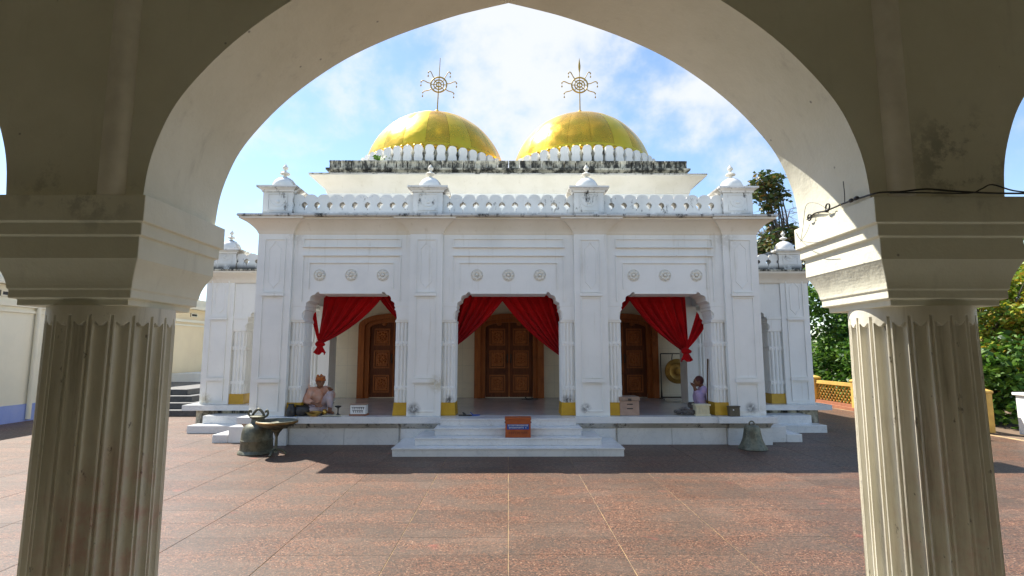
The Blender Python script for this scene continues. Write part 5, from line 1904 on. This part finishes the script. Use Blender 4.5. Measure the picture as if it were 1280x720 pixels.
def tree(loc, height, crown, label, mat='leaf_green', n_per=420, size=0.16, seed=1, trunk_r=0.16, name='tree', fork=0.35, clumps=26, cr=(0.5, 0.95), bark='bark', group=None, twigs=False):
    """crown = [(dx,dy,z,rx,rz)] lobes; clumps are spread over the lobes and limbs reach them"""
    r = random.Random(seed)
    t = empty(name, loc, label, 'tree' if name != 'shrub' else 'shrub', group)
    x0, y0 = loc[0], loc[1]
    cs, rd = [], []
    per = max(3, clumps // len(crown))
    for dx, dy, z, rx, rz in crown:
        for _ in range(per):
            a, q = r.uniform(0, 2 * PI), r.uniform(0.35, 1) ** .6
            zz = r.uniform(-1, 1)
            k = math.sqrt(max(0, 1 - zz * zz))
            cs.append((x0 + dx + rx * q * k * math.cos(a), y0 + dy + rx * q * k * math.sin(a), z + rz * zz * q))
            rd.append(r.uniform(*cr))
    tr = MB()
    fz = height * fork
    top = Vector((x0 + r.uniform(-.3, .3), y0, fz))
    tr.tube(smooth_path([(x0, y0, -0.05), (x0 + r.uniform(-.12, .12), y0, fz * .5), top], 4), [trunk_r * (1.15 - .4 * k / 8) for k in range(9)], 10)
    for c in cs:
        c = Vector(c)
        m1 = top.lerp(c, 0.5) + Vector((r.uniform(-.3, .3), r.uniform(-.3, .3), r.uniform(-.2, .3)))
        st_ = top - Vector((0, 0, r.uniform(0, fz * .35)))
        pts = smooth_path([st_, m1, c], 3)
        tr.tube(pts, [trunk_r * (.42 - .34 * k / 6) for k in range(7)], 6)
        if twigs:
            for _ in range(6):
                e = c + Vector((r.uniform(-.9, .9), r.uniform(-.9, .9), r.uniform(-.5, .6)))
                mm = c.lerp(e, .5) + Vector((0, 0, .15))
                tr.tube([c.lerp(m1, .25), mm, e], [0.022, 0.016, 0.006], 4)
                for _ in range(3):
                    e2 = e + Vector((r.uniform(-.5, .5), r.uniform(-.5, .5), r.uniform(-.35, .25)))
                    tr.tube([mm.lerp(e, .5), e2], [0.010, 0.004], 4)
    tr.build('trunk', bark, t, smooth=True, angle=60)
    if n_per:
        V, F = leaves(cs, rd, n_per, size, seed)
        leaf_mesh('crown', V, F, mat, t)
    return t


# tall sparse tree whose top shows beside the right corner post
tree((13.2, 24.5, 0), 10.0, [(-0.9, 0, 9.3, .8, .8), (-1.2, 0, 7.3, 1.3, 1.1), (0.2, 0.4, 6.8, 1.5, .8)], 'tall sparse tree with small leaf clumps rising above the right side porch', 'leaf_olive', 230, 0.26, 5, .17, clumps=33, cr=(0.35, 0.65), fork=.5, group='trees beyond the lattice fence')
tree((14.6, 26.5, 0), 9.0, [(-0.6, 0, 8.0, 1.7, .8), (0.9, 0, 7.3, 1.6, .9)], 'leafless tree with fine greyish twigs behind the right side porch dome', n_per=0, seed=8, trunk_r=.15, clumps=22, fork=.6, bark='twig_bark', group='trees beyond the lattice fence', twigs=True)
# dense trees between the right side porch and the foreground column
tree((12.6, 19.5, 0), 6.0, [(0, 0, 3.7, 1.7, 1.6), (0.4, 0, 2.0, 1.3, .9)], 'bright green broad tree just beyond the fence beside the right porch', 'leaf_green', 520, 0.19, 11, .15, clumps=34, group='trees beyond the lattice fence', fork=.3)
tree((15.8, 22.0, 0), 7.5, [(0, 0, 4.6, 2.3, 2.2), (-.6, 0, 2.2, 1.8, 1.2)], 'large dark green tree standing behind the bright green broad tree', 'leaf_green', 430, 0.22, 12, .2, clumps=40, group='trees beyond the lattice fence', fork=.3)
tree((11.6, 24.8, 0), 5.5, [(0, 0, 2.9, 1.9, 1.6), (0.2, 0, 1.5, 1.6, .9)], 'dark leafy tree in the far corner of the fence', 'leaf_green', 480, 0.21, 13, .14, clumps=34, group='trees beyond the lattice fence', fork=.25)
tree((19.5, 25.0, 0), 8.0, [(0, 0, 4.6, 2.8, 2.6), (0, 0, 2.0, 2.2, 1.2)], 'tall green tree furthest right beyond the fence', 'leaf_green', 330, 0.24, 14, .2, clumps=40, group='trees beyond the lattice fence', fork=.3)
tree((12.0, 13.3, 0), 4.2, [(0, 0, 3.0, 1.1, 1.0), (0.1, 0, 1.6, 1.0, .8)], 'yellow green shrub with orange tinged leaves right of the foreground column', 'leaf_bright', 900, 0.13, 15, .08, name='shrub', clumps=40, cr=(.3, .55), fork=.3)
tree((14.4, 14.5, 0), 5.0, [(0, 0, 3.3, 1.5, 1.4), (0, 0, 1.6, 1.2, .8)], 'taller green tree behind the yellow green shrub at the right edge', 'leaf_bright', 480, 0.16, 16, .13, clumps=32, group='trees beyond the lattice fence', fork=.3)
tree((17.5, 17.5, 0), 6.0, [(0, 0, 3.6, 2.2, 2.0), (0, 0, 1.6, 2.0, 1.0)], 'wide dark tree deep behind the shrub at the right edge', 'leaf_green', 380, 0.2, 17, .16, clumps=36, group='trees beyond the lattice fence', fork=.3)
# greenery seen through the porch arches
tree((-10.2, 25.0, 0), 5.5, [(0, 0, 3.0, 1.8, 1.6), (0.8, 0, 1.5, 1.8, .9)], 'dark green tree glimpsed through the left side porch arch', 'leaf_green', 480, 0.2, 21, .15, clumps=34, fork=.3)
tree((8.2, 27.5, 0), 6.0, [(0, 0, 3.0, 1.8, 1.6), (-.6, 0, 1.5, 1.8, .9)], 'dark green tree glimpsed through the right side porch arch', 'leaf_green', 420, 0.22, 22, .15, clumps=34, fork=.3)

ug_c, ug_r = [], []
ur = random.Random(77)
for k in range(150):
    y = ur.uniform(11.8, 29)
    x = ur.uniform(11.0, 12.6) + max(0, (y - 14) * 0.06)
    ug_c.append((x, y, ur.uniform(0.25, 1.9)))
    ug_r.append(ur.uniform(0.45, 0.8))
for k in range(60):
    ug_c.append((ur.uniform(3, 12), ur.uniform(26.5, 29), ur.uniform(0.2, 2.2)))
    ug_r.append(ur.uniform(0.6, 0.9))
for k in range(40):
    ug_c.append((ur.uniform(-11.5, -5), ur.uniform(26.5, 28), ur.uniform(0.2, 2.6)))
    ug_r.append(ur.uniform(0.6, 0.9))
V, F = leaves(ug_c, ug_r, 420, 0.17, 78)
ug = leaf_mesh('undergrowth', V, F, 'leaf_green', None)
ug['kind'] = 'stuff'
ug['label'] = 'dense dark green undergrowth filling the strip behind the fence'
